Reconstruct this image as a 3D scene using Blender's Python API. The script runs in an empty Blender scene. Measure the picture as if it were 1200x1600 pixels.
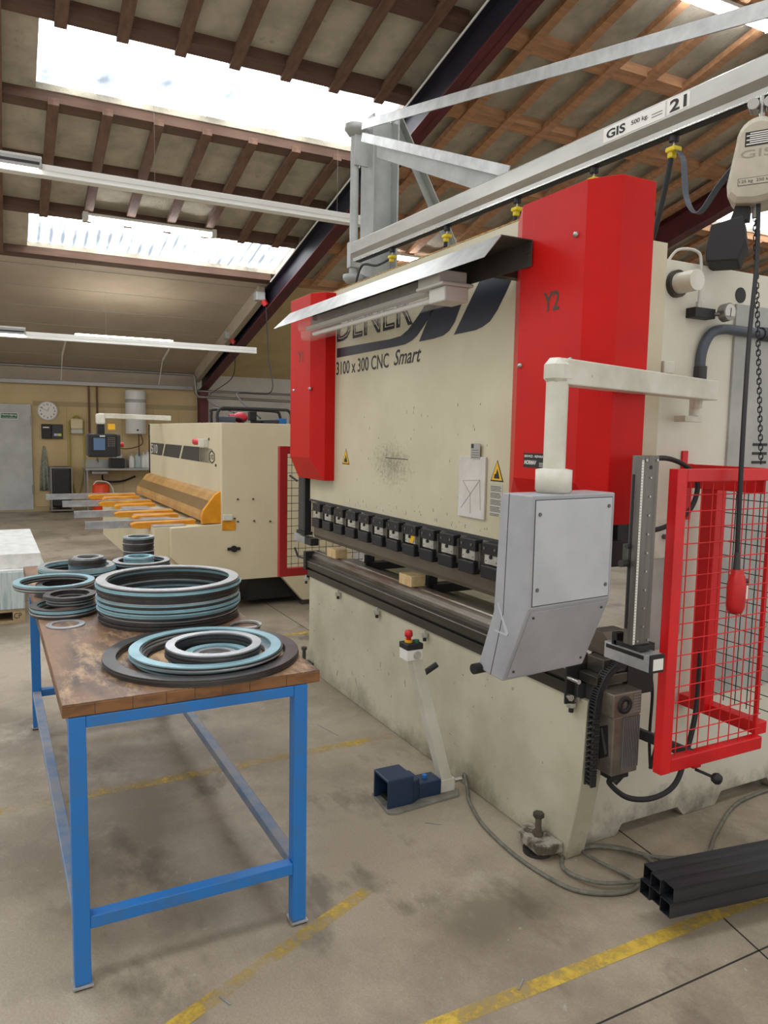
import bpy, bmesh, math, random
from mathutils import Vector, Matrix
random.seed(7)
PI = math.pi
S = bpy.context.scene
COL = S.collection
# ------------------------------------------------------------------ camera, world, exposure
cd = bpy.data.cameras.new('camera'); cam = bpy.data.objects.new('camera', cd); COL.objects.link(cam)
cd.sensor_fit = 'VERTICAL'; cd.sensor_height = 36.0; cd.lens = 1182.677/1600*36.0
cd.clip_start = 0.05; cd.clip_end = 200
_yaw, _pit, _rol = math.radians(152.24094), math.radians(-5.83472), math.radians(1.04054)
_f = Vector((math.cos(_pit)*math.cos(_yaw), math.cos(_pit)*math.sin(_yaw), math.sin(_pit)))
_r = Vector((math.sin(_yaw), -math.cos(_yaw), 0)); _u = _r.cross(_f)
_r2 = _r*math.cos(_rol)+_u*math.sin(_rol); _u2 = _u*math.cos(_rol)-_r*math.sin(_rol)
M = Matrix((( _r2.x, _u2.x, -_f.x, 2.2189), (_r2.y, _u2.y, -_f.y, -2.0237), (_r2.z, _u2.z, -_f.z, 1.7), (0,0,0,1)))
cam.matrix_world = M
S.camera = cam
S.view_settings.view_transform = 'Standard'
try: S.view_settings.look = 'None'
except Exception: pass
S.view_settings.gamma = 1.0
S.view_settings.use_curve_mapping = False
S.view_settings.exposure = 0.30
W = bpy.data.worlds.new('sky'); S.world = W; W.use_nodes = True
bgn = W.node_tree.nodes['Background']; bgn.inputs[0].default_value = (1.0,0.975,0.93,1); bgn.inputs[1].default_value = 0.72
SKYLIGHT_STRENGTH = 7.5
LAMP_STRENGTH = 30.0
# ------------------------------------------------------------------ building frame (turned 0.9 degrees)
DB = math.radians(-0.9); TH = math.tan(math.radians(13.2)); WX = -14.9; Z0 = 3.0
def B(x, y, z): return Vector((x*math.cos(DB)-y*math.sin(DB), x*math.sin(DB)+y*math.cos(DB), z))
def roofz(bx): return Z0+TH*(bx-WX)
# ------------------------------------------------------------------ materials
def lin(c):
    if isinstance(c, str):
        c = [int(c[i:i+2],16)/255 for i in (0,2,4)]
    return tuple(((v/12.92) if v <= 0.04045 else ((v+0.055)/1.055)**2.4) for v in c)+(1,)
def mat(name, c, rough=0.5, metal=0.0, c2=None, scale=5, lo=0.4, hi=0.65, detail=6, bump=0, bscale=None, spots=None, sscale=3, slo=0.62, shi=0.7, stretch=(1,1,1), coat=0, alpha=None, trans=0, r2=None, grime=0):
    m = bpy.data.materials.new(name); m.use_nodes = True; nt = m.node_tree; N = nt.nodes; L = nt.links
    b = N['Principled BSDF']; b.inputs['Roughness'].default_value = rough; b.inputs['Metallic'].default_value = metal
    b.inputs['Base Color'].default_value = lin(c)
    if coat: b.inputs['Coat Weight'].default_value = coat; b.inputs['Coat Roughness'].default_value = 0.15
    if trans: b.inputs['Transmission Weight'].default_value = trans
    if alpha is not None: b.inputs['Alpha'].default_value = alpha
    tc = N.new('ShaderNodeTexCoord'); mp = N.new('ShaderNodeMapping'); mp.inputs['Scale'].default_value = stretch
    L.new(tc.outputs['Object'], mp.inputs[0])
    def noise(s, d, rr=0.6):
        n = N.new('ShaderNodeTexNoise'); n.inputs['Scale'].default_value = s; n.inputs['Detail'].default_value = d; n.inputs['Roughness'].default_value = rr
        L.new(mp.outputs[0], n.inputs['Vector']); return n
    last = None
    if c2:
        n = noise(scale, detail); r = N.new('ShaderNodeMapRange'); r.inputs[1].default_value = lo; r.inputs[2].default_value = hi
        L.new(n.outputs['Fac'], r.inputs[0])
        mx = N.new('ShaderNodeMix'); mx.data_type = 'RGBA'; mx.inputs[6].default_value = lin(c); mx.inputs[7].default_value = lin(c2)
        L.new(r.outputs[0], mx.inputs[0]); last = mx.outputs[2]
        if r2 is not None:
            rr = N.new('ShaderNodeMapRange'); rr.inputs[3].default_value = rough; rr.inputs[4].default_value = r2
            L.new(r.outputs[0], rr.inputs[0]); L.new(rr.outputs[0], b.inputs['Roughness'])
    if spots:
        n = noise(sscale, 10, 0.75); r = N.new('ShaderNodeMapRange'); r.inputs[1].default_value = slo; r.inputs[2].default_value = shi
        L.new(n.outputs['Fac'], r.inputs[0])
        mx = N.new('ShaderNodeMix'); mx.data_type = 'RGBA'; mx.inputs[7].default_value = lin(spots)
        if last: L.new(last, mx.inputs[6])
        else: mx.inputs[6].default_value = lin(c)
        L.new(r.outputs[0], mx.inputs[0]); last = mx.outputs[2]
    if last: L.new(last, b.inputs['Base Color'])
    if grime:
        n = noise(5, 8, 0.7); g = N.new('ShaderNodeTexCoord'); sp = N.new('ShaderNodeSeparateXYZ'); L.new(g.outputs['Object'], sp.inputs[0])
        ma = N.new('ShaderNodeMath'); ma.operation = 'MULTIPLY_ADD'; L.new(sp.outputs[2], ma.inputs[0]); ma.inputs[1].default_value = -1.6; L.new(n.outputs['Fac'], ma.inputs[2])
        r = N.new('ShaderNodeMapRange'); r.inputs[1].default_value = 0.30; r.inputs[2].default_value = 0.62; r.inputs[4].default_value = grime; L.new(ma.outputs[0], r.inputs[0])
        mx = N.new('ShaderNodeMix'); mx.data_type = 'RGBA'; mx.inputs[7].default_value = lin('57503f')
        if last: L.new(last, mx.inputs[6])
        L.new(r.outputs[0], mx.inputs[0]); L.new(mx.outputs[2], b.inputs['Base Color'])
    if bump:
        n = noise(bscale or scale*4, 4); bp = N.new('ShaderNodeBump'); bp.inputs['Strength'].default_value = bump; bp.inputs['Distance'].default_value = 0.01
        L.new(n.outputs['Fac'], bp.inputs['Height']); L.new(bp.outputs[0], b.inputs['Normal'])
    return m
def emit(name, c, s):
    m = bpy.data.materials.new(name); m.use_nodes = True; nt = m.node_tree; nt.nodes.clear()
    e = nt.nodes.new('ShaderNodeEmission'); o = nt.nodes.new('ShaderNodeOutputMaterial'); e.inputs[0].default_value = lin(c); e.inputs[1].default_value = s
    nt.links.new(e.outputs[0], o.inputs[0]); return m
m_cream = mat('machine_cream_paint', 'cfc8ad', 0.45, c2='bdb598', scale=1.7, lo=0.38, hi=0.72, spots='77705c', sscale=7, slo=0.70, shi=0.78)
m_creamD = mat('machine_base_paint', 'c6c2ac', 0.5, grime=0.7, c2='a9a48c', scale=2.2, lo=0.42, hi=0.72, spots='5e5845', sscale=6, slo=0.66, shi=0.76)
m_creamS = mat('machine_side_paint', 'e0ddcf', 0.45, grime=0.85, c2='cfcbb9', scale=1.7, lo=0.38, hi=0.72, spots='86806c', sscale=7, slo=0.68, shi=0.78)
m_white = mat('arm_white_paint', 'dcdbcf', 0.4, c2='c3c1b0', scale=4, spots='7d7a6c', sscale=14, slo=0.66, shi=0.73)
m_plate = mat('grey_door_paint', 'b4b5b1', 0.5, c2='9d9f9c', scale=3)
m_red = mat('red_cover_paint', 'c9100a', 0.4, c2='ba0d08', scale=2, bump=0.12, bscale=260)
m_red.node_tree.nodes['Principled BSDF'].inputs['Specular IOR Level'].default_value = 0.22
m_redg = mat('red_guard_paint', 'e0161c', 0.38, c2='c61017', scale=3)
m_reddark = mat('rafter_red_primer', '5a1d22', 0.55, c2='47171b', scale=3)
m_web = mat('rafter_blue_black', '1c1f2b', 0.5, c2='2a2230', scale=2)
m_blue = mat('blue_frame_paint', '2677c4', 0.42, c2='3f71a6', scale=7, lo=0.5, hi=0.72, spots='a9acb0', sscale=16, slo=0.70, shi=0.74)
m_bluegrey = mat('worn_blue_rail', '5d7da4', 0.45, c2='8c8f96', scale=9, lo=0.35, hi=0.6)
m_top = mat('stained_beech_top', '8a6a50', 0.45, c2='524037', scale=2.6, lo=0.44, hi=0.58, spots='c9a67c', sscale=2.8, slo=0.50, shi=0.64, stretch=(0.6,1.6,1), bump=0.15, bscale=20)
m_edge = mat('tabletop_edge_wood', '8a5f38', 0.6, c2='4f3524', scale=6, lo=0.4, hi=0.62, stretch=(1,0.8,3))
m_edgeL = mat('tabletop_light_edge', 'a8875c', 0.6, c2='8a6a44', scale=6)
m_dsteel = mat('dark_mill_steel', '4b4a4b', 0.38, 0.75, c2='5c5a58', scale=9, lo=0.35, hi=0.7)
m_bsteel = mat('blue_grey_steel', '98c0ca', 0.38, 0.2, c2='7ba3b0', scale=8, lo=0.35, hi=0.7)
m_lsteel = mat('light_grey_steel', 'bcbfc2', 0.3, 0.5, c2='9fa1a4', scale=8)
m_tool = mat('tool_steel', '7a7064', 0.42, 0.6, c2='5c5347', scale=5, lo=0.35, hi=0.7, stretch=(0.3,1,1))
m_rail = mat('table_rail_steel', '5f5c55', 0.32, 0.7, c2='45423d', scale=6, stretch=(0.2,1,1))
m_rust = mat('bottom_die_steel', '6b5747', 0.32, 0.7, c2='8f887e', scale=7, lo=0.4, hi=0.6, stretch=(0.3,1,1))
m_bright = mat('bright_ground_steel', 'b5b4b0', 0.25, 0.9)
m_column = mat('brushed_steel', '7d7a76', 0.4, 0.75, c2='6a6662', scale=8, stretch=(6,6,0.4))
m_black = mat('black_parts', '1b1b1c', 0.5)
m_blackR = mat('black_rubber', '242426', 0.62)
m_darkgrey = mat('dark_grey_parts', '38383a', 0.5)
m_clampw = mat('clamp_plate_metal', 'c9c8c0', 0.35, 0.4, c2='a5a39a', scale=20)
m_navy = mat('navy_logo_paint', '1d2433', 0.4)
m_ink = mat('black_print', '1c1b1a', 0.5)
m_khaki = mat('dark_stencil_print', '3f3122', 0.5)
m_paper = mat('white_sticker', 'e9e8e2', 0.5)
m_yellow = mat('warning_yellow', 'e6b21c', 0.5)
m_cab = mat('cabinet_grey_paint', 'a9aaaf', 0.42, c2='98999f', scale=4, spots='8a8a8c', sscale=9, slo=0.68, shi=0.73, bump=0.04, bscale=300)
m_cabLit = mat('cabinet_grey_lit', 'bfc2c8', 0.4, c2='b1b4ba', scale=4, spots='8f9196', sscale=8, slo=0.69, shi=0.73)  # lighter copy of the cabinet grey, light on the upper panel painted in
m_galv = mat('galvanised_sheet', 'c6c7c5', 0.36, 0.55, c2='adaeac', scale=10, lo=0.35, hi=0.65)
m_under = mat('dull_dark_steel', '55524c', 0.5, 0.5, c2='3d3a36', scale=4)
m_crane = mat('crane_grey_paint', 'a9aca8', 0.45, 0.1, c2='979a96', scale=4, spots='74736c', sscale=14, slo=0.68, shi=0.74)
m_alu = mat('crane_rail_aluminium', 'b9b8b2', 0.32, 0.5, c2='a3a29c', scale=5, stretch=(0.3,1,1))
m_purlin = mat('purlin_timber', '5e4435', 0.75, c2='4f382b', scale=6, stretch=(3,0.4,3))
m_batten = mat('batten_timber', '6e5140', 0.75, c2='594030', scale=6, spots='3f2418', sscale=8, slo=0.72, shi=0.76, stretch=(0.5,3,3))
m_purlinLit = mat('purlin_lamplit_timber', 'b88a64', 0.75, c2='9c7250', scale=6, spots='5a3d28', sscale=8, slo=0.72, shi=0.76, stretch=(3,0.4,3))  # same roof timber with the lamplight of the right bays in its colour
m_deck = mat('fibre_cement_roof', 'b9b09d', 0.9, c2='9e9685', scale=3, spots='6a6457', sscale=5, slo=0.6, shi=0.75, bump=0.6, bscale=45)
m_boards = mat('white_ceiling_boards', 'b8ab99', 0.6, c2='ae a18f'.replace(' ',''), scale=2)
m_boardsY = mat('yellowish_ceiling_boards', 'cbb888', 0.6, c2='c0ad7c', scale=2)  # same boards beyond the rafter, in a yellower tone
m_boardseam = mat('board_seam', '9d988c', 0.7)
m_wall = mat('beige_wall_boards', 'c9b184', 0.6, c2='bea678', scale=1.5)
m_wallband = mat('wall_band_paint', 'a8946c', 0.6)
m_wallw = mat('white_wall', 'cfcac0', 0.65, c2='bfbab0', scale=1)
m_door = mat('worn_grey_door', 'b9bab8', 0.45, 0.1, c2='a9aaa8', scale=3, spots='8b8a86', sscale=4, slo=0.62, shi=0.72)
m_pipe = mat('galvanised_pipe', '8e8c88', 0.35, 0.7)
m_copper = mat('brown_pipe', '6a4a38', 0.5, 0.3)
m_trunk = mat('white_trunking', 'e2e2dc', 0.4)
m_glowtrunk = m_trunk
m_clear = mat('clear_diffuser', 'f0f0ea', 0.06, 0, alpha=0.16)
m_lampw = mat('lamp_housing', 'c4c3bb', 0.45)
m_orange = mat('shear_orange_paint', 'e39a1a', 0.45, c2='c9841a', scale=6, spots='5a4320', sscale=12, slo=0.68, shi=0.72)
m_tan = mat('worn_apron_paint', 'b98f52', 0.5, c2='a47b43', scale=5)
m_tanD = mat('dirty_apron_paint', '7d5f2e', 0.55, c2='6a5028', scale=12, stretch=(4,1,1))
m_shear = mat('shear_cream_paint', 'd6cbac', 0.42, c2='cdc1a2', scale=1.2)
m_yellowplas = mat('yellow_clip', 'd9c222', 0.5)
m_hoist = mat('hoist_off_white', 'bfb7a4', 0.5, c2='ada593', scale=8, spots='7c7464', sscale=10, slo=0.66, shi=0.74)
m_redplas = mat('red_plastic', 'cf1f22', 0.4, c2='b81a1c', scale=15)
m_keg = mat('orange_red_keg', 'e8481c', 0.4)
m_bag = mat('black_bin_bag', '202022', 0.35, bump=0.8, bscale=9)
m_towel = mat('grey_check_towel', '9a9d90', 0.9, c2='70746a', scale=30)
m_bench = mat('stainless_bench', 'a9aaa8', 0.3, 0.7)
m_heater = mat('white_enamel', 'dedfdc', 0.3)
m_cream2 = mat('cream_plastic', 'd9cba0', 0.4)
m_green = mat('sign_green', '1d6a4a', 0.5)
m_wrap = mat('milky_sheet_wrap', 'c9d3d2', 0.35, c2='9fb2b5', scale=6, stretch=(1,6,0.5), r2=0.5)
m_wraptop = mat('white_protective_sheet', 'e6e7e4', 0.45, c2='cfd0cd', scale=8)
m_pallet = mat('pallet_wood', 'b39b76', 0.75, c2='98825f', scale=8)
m_block = mat('pine_block', 'dfc596', 0.7, c2='c8a56e', scale=14, stretch=(4,1,1), spots='9a7a50', sscale=9, slo=0.68, shi=0.74)
m_navyped = mat('navy_pedal', '1f3450', 0.4)
m_tube = mat('black_square_tube', '303338', 0.36, 0.6, c2='4a4d52', scale=4, stretch=(4,0.3,4))
m_cable = mat('grey_cable', '77766a', 0.55, c2='5e5d52', scale=30)
m_hose = mat('grey_blue_hose', '4a525c', 0.45)
m_rubberG = mat('dusty_plate', '8d8a80', 0.6, c2='6f6c64', scale=10)
m_motor = mat('motor_metal', '8d857a', 0.33, 0.6, c2='6f675d', scale=9)
m_motorfin = mat('motor_fins', '8f8f8e', 0.38, 0.6)
m_screen = mat('screen_blue', '53708f', 0.2)
m_chips = mat('wood_chips', 'c9a56a', 0.8, c2='94713f', scale=40, bump=0.8, bscale=60)
m_glass = mat('gauge_face', 'd3d3cf', 0.25)
m_ylw2 = mat('yellow_hose', 'a39a3a', 0.5)
m_fline = None
def sky_mat(name, freq, lo):
    m = bpy.data.materials.new(name); m.use_nodes = True; nt = m.node_tree; nt.nodes.clear(); N = nt.nodes; L = nt.links
    e = N.new('ShaderNodeEmission'); o = N.new('ShaderNodeOutputMaterial'); L.new(e.outputs[0], o.inputs[0])
    tc = N.new('ShaderNodeTexCoord'); mp = N.new('ShaderNodeMapping'); mp.inputs['Scale'].default_value = (0.5, 1, 0.5); L.new(tc.outputs['Object'], mp.inputs[0])
    w = N.new('ShaderNodeTexWave'); w.bands_direction = 'Y'; w.inputs['Scale'].default_value = freq; w.inputs['Distortion'].default_value = 0.8; w.inputs['Detail'].default_value = 2; L.new(mp.outputs[0], w.inputs['Vector'])  # wave bands paint the corrugation shading into the glow
    n = N.new('ShaderNodeTexNoise'); n.inputs['Scale'].default_value = 1.6; n.inputs['Detail'].default_value = 5; L.new(tc.outputs['Object'], n.inputs['Vector'])
    mu = N.new('ShaderNodeMath'); mu.operation = 'MULTIPLY_ADD'; L.new(w.outputs['Fac'], mu.inputs[0]); mu.inputs[1].default_value = lo; L.new(n.outputs['Fac'], mu.inputs[2])
    r = N.new('ShaderNodeMapRange'); r.interpolation_type = 'SMOOTHSTEP'; r.inputs[1].default_value = 0.30+lo*0.12; r.inputs[2].default_value = 0.66+lo*0.5; r.inputs[3].default_value = 0.72; r.inputs[4].default_value = SKYLIGHT_STRENGTH
    L.new(mu.outputs[0], r.inputs[0]); L.new(r.outputs[0], e.inputs[1])
    mx = N.new('ShaderNodeMix'); mx.data_type = 'RGBA'; mx.inputs[6].default_value = lin('cfdcea'); mx.inputs[7].default_value = lin('fbfdff')
    r2 = N.new('ShaderNodeMapRange'); r2.inputs[1].default_value = 0.42+lo*0.12; r2.inputs[2].default_value = 0.5+lo*0.3; L.new(mu.outputs[0], r2.inputs[0]); L.new(r2.outputs[0], mx.inputs[0]); L.new(mx.outputs[2], e.inputs[0])
    return m
m_sky = sky_mat('skylight_smooth_sheet', 0.55, 0.25); m_sky2 = sky_mat('skylight_corrugated_sheet', 2.1, 0.8)
m_tubeL = emit('fluorescent_tube', 'f6faff', LAMP_STRENGTH)
def floor_mat():
    m = bpy.data.materials.new('workshop_concrete'); m.use_nodes = True; nt = m.node_tree; N = nt.nodes; L = nt.links
    b = N['Principled BSDF']; tc = N.new('ShaderNodeTexCoord')
    def nz(s, d, rr=0.6, st=None):
        n = N.new('ShaderNodeTexNoise'); n.inputs['Scale'].default_value = s; n.inputs['Detail'].default_value = d; n.inputs['Roughness'].default_value = rr
        if st:
            mp = N.new('ShaderNodeMapping'); mp.inputs['Scale'].default_value = st; L.new(tc.outputs['Object'], mp.inputs[0]); L.new(mp.outputs[0], n.inputs['Vector'])
        else: L.new(tc.outputs['Object'], n.inputs['Vector'])
        return n
    def rng(n, a, c, lo=0, hi=1):
        r = N.new('ShaderNodeMapRange'); r.inputs[1].default_value = a; r.inputs[2].default_value = c; r.inputs[3].default_value = lo; r.inputs[4].default_value = hi
        L.new(n.outputs[0], r.inputs[0]); return r
    def mix(fac, a, c):
        x = N.new('ShaderNodeMix'); x.data_type = 'RGBA'
        L.new(fac.outputs[0], x.inputs[0])
        if isinstance(a, str): x.inputs[6].default_value = lin(a)
        else: L.new(a.outputs[2], x.inputs[6])
        x.inputs[7].default_value = lin(c); return x
    a = mix(rng(nz(0.9, 9, 0.7), 0.42, 0.60), 'ada08c', '877b6a')
    a = mix(rng(nz(2.6, 8, 0.7), 0.55, 0.72, 0, 0.75), a, 'bfb3a0')
    a = mix(rng(nz(1.9, 6, 0.6, (1, 1.7, 1)), 0.58, 0.68, 0, 0.7), a, '5d5346')
    a = mix(rng(nz(26, 5, 0.7), 0.66, 0.74, 0, 0.5), a, 'd8d2c4')
    a = mix(rng(nz(140, 3, 0.5), 0.3, 0.75, 0, 0.35), a, '6a6355')
    L.new(a.outputs[2], b.inputs['Base Color'])
    r = rng(nz(1.4, 6), 0.35, 0.7, 0.42, 0.72); L.new(r.outputs[0], b.inputs['Roughness'])
    bp = N.new('ShaderNodeBump'); bp.inputs['Strength'].default_value = 0.12; bp.inputs['Distance'].default_value = 0.01
    L.new(nz(60, 5).outputs[0], bp.inputs['Height']); L.new(bp.outputs[0], b.inputs['Normal'])
    return m
def worn_line_mat(name, wear):
    m = bpy.data.materials.new(name); m.use_nodes = True; nt = m.node_tree; N = nt.nodes; L = nt.links
    b = N['Principled BSDF']; b.inputs['Base Color'].default_value = lin('cfae45'); b.inputs['Roughness'].default_value = 0.6
    tc = N.new('ShaderNodeTexCoord'); n = N.new('ShaderNodeTexNoise'); n.inputs['Scale'].default_value = 22; n.inputs['Detail'].default_value = 9; n.inputs['Roughness'].default_value = 0.75
    n2 = N.new('ShaderNodeTexNoise'); n2.inputs['Scale'].default_value = 2.2; n2.inputs['Detail'].default_value = 3
    L.new(tc.outputs['Object'], n.inputs['Vector']); L.new(tc.outputs['Object'], n2.inputs['Vector'])
    ad = N.new('ShaderNodeMath'); ad.operation = 'ADD'; L.new(n.outputs[0], ad.inputs[0]); L.new(n2.outputs[0], ad.inputs[1])
    r = N.new('ShaderNodeMapRange'); r.inputs[1].default_value = wear; r.inputs[2].default_value = wear+0.34; L.new(ad.outputs[0], r.inputs[0])
    L.new(r.outputs[0], b.inputs['Alpha']); return m
# ------------------------------------------------------------------ mesh builder
WL = {}
class MB:
    def __init__(s): s.v = []; s.f = []; s.smooth = []
    def add(s, vs, fs, sm=False):
        o = len(s.v); s.v += [Vector(v) for v in vs]; s.f += [[i+o for i in f] for f in fs]; s.smooth += [sm]*len(fs); return s
    def box(s, x0, x1, y0, y1, z0, z1):
        return s.add([(x0,y0,z0),(x1,y0,z0),(x1,y1,z0),(x0,y1,z0),(x0,y0,z1),(x1,y0,z1),(x1,y1,z1),(x0,y1,z1)],
              [(0,3,2,1),(4,5,6,7),(0,1,5,4),(1,2,6,5),(2,3,7,6),(3,0,4,7)])
    def cb(s, c, d):
        return s.box(c[0]-d[0]/2, c[0]+d[0]/2, c[1]-d[1]/2, c[1]+d[1]/2, c[2]-d[2]/2, c[2]+d[2]/2)
    def obox(s, c, ax, ay, az):   # oriented box, half-vectors
        c, ax, ay, az = Vector(c), Vector(ax), Vector(ay), Vector(az)
        vs = [c+sx*ax+sy*ay+sz*az for sz in (-1,1) for sx, sy in ((-1,-1),(1,-1),(1,1),(-1,1))]
        return s.add(vs, [(0,3,2,1),(4,5,6,7),(0,1,5,4),(1,2,6,5),(2,3,7,6),(3,0,4,7)])
    def prism(s, poly, axis, a0, a1):    # poly in the two other axes (ascending order)
        n = len(poly); vs = []
        for a in (a0, a1):
            for p, q in poly:
                vs.append({0:(a,p,q), 1:(p,a,q), 2:(p,q,a)}[axis])
        fs = [list(range(n))[::-1], [i+n for i in range(n)]]
        fs += [[i, (i+1)%n, (i+1)%n+n, i+n] for i in range(n)]
        return s.add(vs, fs)
    def beam(s, p0, p1, w, h, up=(0,0,1)):
        p0, p1, up = Vector(p0), Vector(p1), Vector(up); d = (p1-p0); l = d.length; d.normalize()
        sd = d.cross(up); sd.normalize(); u = sd.cross(d)
        return s.obox((p0+p1)/2, d*l/2, sd*w/2, u*h/2)
    def cyl(s, p0, p1, r, n=16, r1=None, caps=True):
        p0, p1 = Vector(p0), Vector(p1); d = (p1-p0).normalized(); a = d.orthogonal().normalized(); b = d.cross(a)
        r1 = r if r1 is None else r1; vs = []
        for p, rr in ((p0, r), (p1, r1)):
            for i in range(n): t = 2*PI*i/n; vs.append(p+(a*math.cos(t)+b*math.sin(t))*rr)
        s.add(vs, [[i, (i+1)%n, (i+1)%n+n, i+n] for i in range(n)], True)
        if caps: s.add(vs, [list(range(n))[::-1], [i+n for i in range(n)]])
        return s
    def tube(s, pts, r, n=8, closed=False, flat=None):
        pts = [Vector(p) for p in pts]; m = len(pts); vs = []; prev = None
        for i, p in enumerate(pts):
            if closed: d = pts[(i+1)%m]-pts[i-1]
            else: d = pts[min(i+1, m-1)]-pts[max(i-1, 0)]
            d.normalize()
            if prev is None: a = d.orthogonal().normalized()
            else: a = (prev-d*prev.dot(d)).normalized()
            prev = a; b = d.cross(a)
            for k in range(n):
                t = 2*PI*k/n; vs.append(p+(a*math.cos(t)+b*math.sin(t))*r)
        fs = []
        for i in range(m if closed else m-1):
            for k in range(n):
                j = (i+1)%m; fs.append([i*n+k, i*n+(k+1)%n, j*n+(k+1)%n, j*n+k])
        s.add(vs, fs, True)
        if not closed: s.add(vs, [list(range(n))[::-1], [(m-1)*n+k for k in range(n)]])
        return s
    def lathe(s, prof, c=(0,0,0), n=32, axis=2):
        c = Vector(c); vs = []
        for r, z in prof:
            for i in range(n):
                t = 2*PI*i/n; v = (r*math.cos(t), r*math.sin(t), z)
                if axis == 0: v = (z, r*math.cos(t), r*math.sin(t))
                if axis == 1: v = (r*math.sin(t), z, r*math.cos(t))
                vs.append(c+Vector(v))
        m = len(prof)
        return s.add(vs, [[j*n+i, j*n+(i+1)%n, (j+1)*n+(i+1)%n, (j+1)*n+i] for j in range(m-1) for i in range(n)], True)
    def sph(s, c, r, n=12, sc=(1,1,1)):
        prof = [(max(r*math.sin(PI*i/8), 1e-4), -r*math.cos(PI*i/8)) for i in range(9)]
        o = len(s.v); s.lathe(prof, (0,0,0), n)
        for i in range(o, len(s.v)): v = s.v[i]; s.v[i] = Vector((v.x*sc[0]+c[0], v.y*sc[1]+c[1], v.z*sc[2]+c[2]))
        return s
    def xf(s, mtx):
        s.v = [mtx @ v for v in s.v]; return s
    def build(s, name, m, parent=None, bevel=0, label=None, cat=None, group=None, kind=None, seg=2):
        me = bpy.data.meshes.new(name)
        xs = [v.x for v in s.v]; ys = [v.y for v in s.v]; zs = [v.z for v in s.v]
        c = Vector(((min(xs)+max(xs))/2, (min(ys)+max(ys))/2, min(zs)))
        me.from_pydata([tuple(v-c) for v in s.v], [], s.f); me.update()
        me.polygons.foreach_set('use_smooth', s.smooth)
        bm = bmesh.new(); bm.from_mesh(me); bmesh.ops.recalc_face_normals(bm, faces=bm.faces); bm.to_mesh(me); bm.free()
        me.materials.append(m)
        o = bpy.data.objects.new(name, me); COL.objects.link(o)
        if parent is not None: o.parent = parent; o.location = c-WL[parent.name]
        else: o.location = c
        WL[o.name] = c
        if bevel:
            bv = o.modifiers.new('edge', 'BEVEL'); bv.width = bevel; bv.segments = seg; bv.limit_method = 'ANGLE'; bv.angle_limit = math.radians(40)
        tag(o, label, cat, group, kind); return o
def tag(o, label=None, cat=None, group=None, kind=None):
    if label: o['label'] = label
    if cat: o['category'] = cat
    if group: o['group'] = group
    if kind: o['kind'] = kind
    return o
def thing(name, label, cat, loc, group=None):
    o = bpy.data.objects.new(name, None); COL.objects.link(o); o.location = loc; o.empty_display_size = 0.05
    WL[o.name] = Vector(loc); return tag(o, label, cat, group)
def copy_tree(o, parent=None):
    c = o.copy(); COL.objects.link(c)
    if parent is not None: c.parent = parent
    for ch in list(o.children): copy_tree(ch, c)
    return c
def struct(mb, name, m, bevel=0): return mb.build(name, m, bevel=bevel, kind='structure')
def text(txt, h, pos, xd, ud, m, parent, name='lettering', w=None, ext=0.0008, shear=0, bold=0, align='LEFT'):
    cu = bpy.data.curves.new('t', 'FONT'); cu.body = txt; cu.extrude = 0; cu.shear = shear; cu.offset = bold; cu.resolution_u = 3
    o = bpy.data.objects.new('t', cu); COL.objects.link(o)
    dg = bpy.context.evaluated_depsgraph_get(); me = bpy.data.meshes.new_from_object(o.evaluated_get(dg)); bpy.data.objects.remove(o)
    vs = [v.co.copy() for v in me.vertices]; fs = [list(p.vertices) for p in me.polygons]; bpy.data.meshes.remove(me)
    if not vs: return None
    x0 = min(v.x for v in vs); x1 = max(v.x for v in vs); y0 = min(v.y for v in vs); y1 = max(v.y for v in vs)
    sy = h/(y1-y0); sx = (w/(x1-x0)) if w else sy
    xd = Vector(xd).normalized(); ud = Vector(ud).normalized(); nd = xd.cross(ud)
    off = (x1-x0)*sx/2 if align == 'CENTER' else 0
    mb = MB(); mb.add([Vector(pos)+xd*((v.x-x0)*sx-off)+ud*((v.y-y0)*sy)+nd*ext for v in vs], fs)
    return mb.build(name, m, parent)
def poly_sheet(pts, n, th=0.0012):   # flat polygon sheet pts (3d) pushed along n by th
    n = Vector(n); k = len(pts); vs = [Vector(p) for p in pts]+[Vector(p)+n*th for p in pts]
    return MB().add(vs, [list(range(k))[::-1], [i+k for i in range(k)]]+[[i,(i+1)%k,(i+1)%k+k,i+k] for i in range(k)])
def smooth_path(pts, n=8):
    pts = [Vector(p) for p in pts]; out = []
    for i in range(len(pts)-1):
        p0 = pts[max(i-1,0)]; p1 = pts[i]; p2 = pts[i+1]; p3 = pts[min(i+2, len(pts)-1)]
        for k in range(n):
            t = k/n; out.append(0.5*((2*p1)+(-p0+p2)*t+(2*p0-5*p1+4*p2-p3)*t*t+(-p0+3*p1-3*p2+p3)*t**3))
    out.append(pts[-1]); return out
def bolt(p, d, r=0.008, l=0.006):
    d = Vector(d).normalized(); p = Vector(p); return p, p+d*l, r
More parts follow.
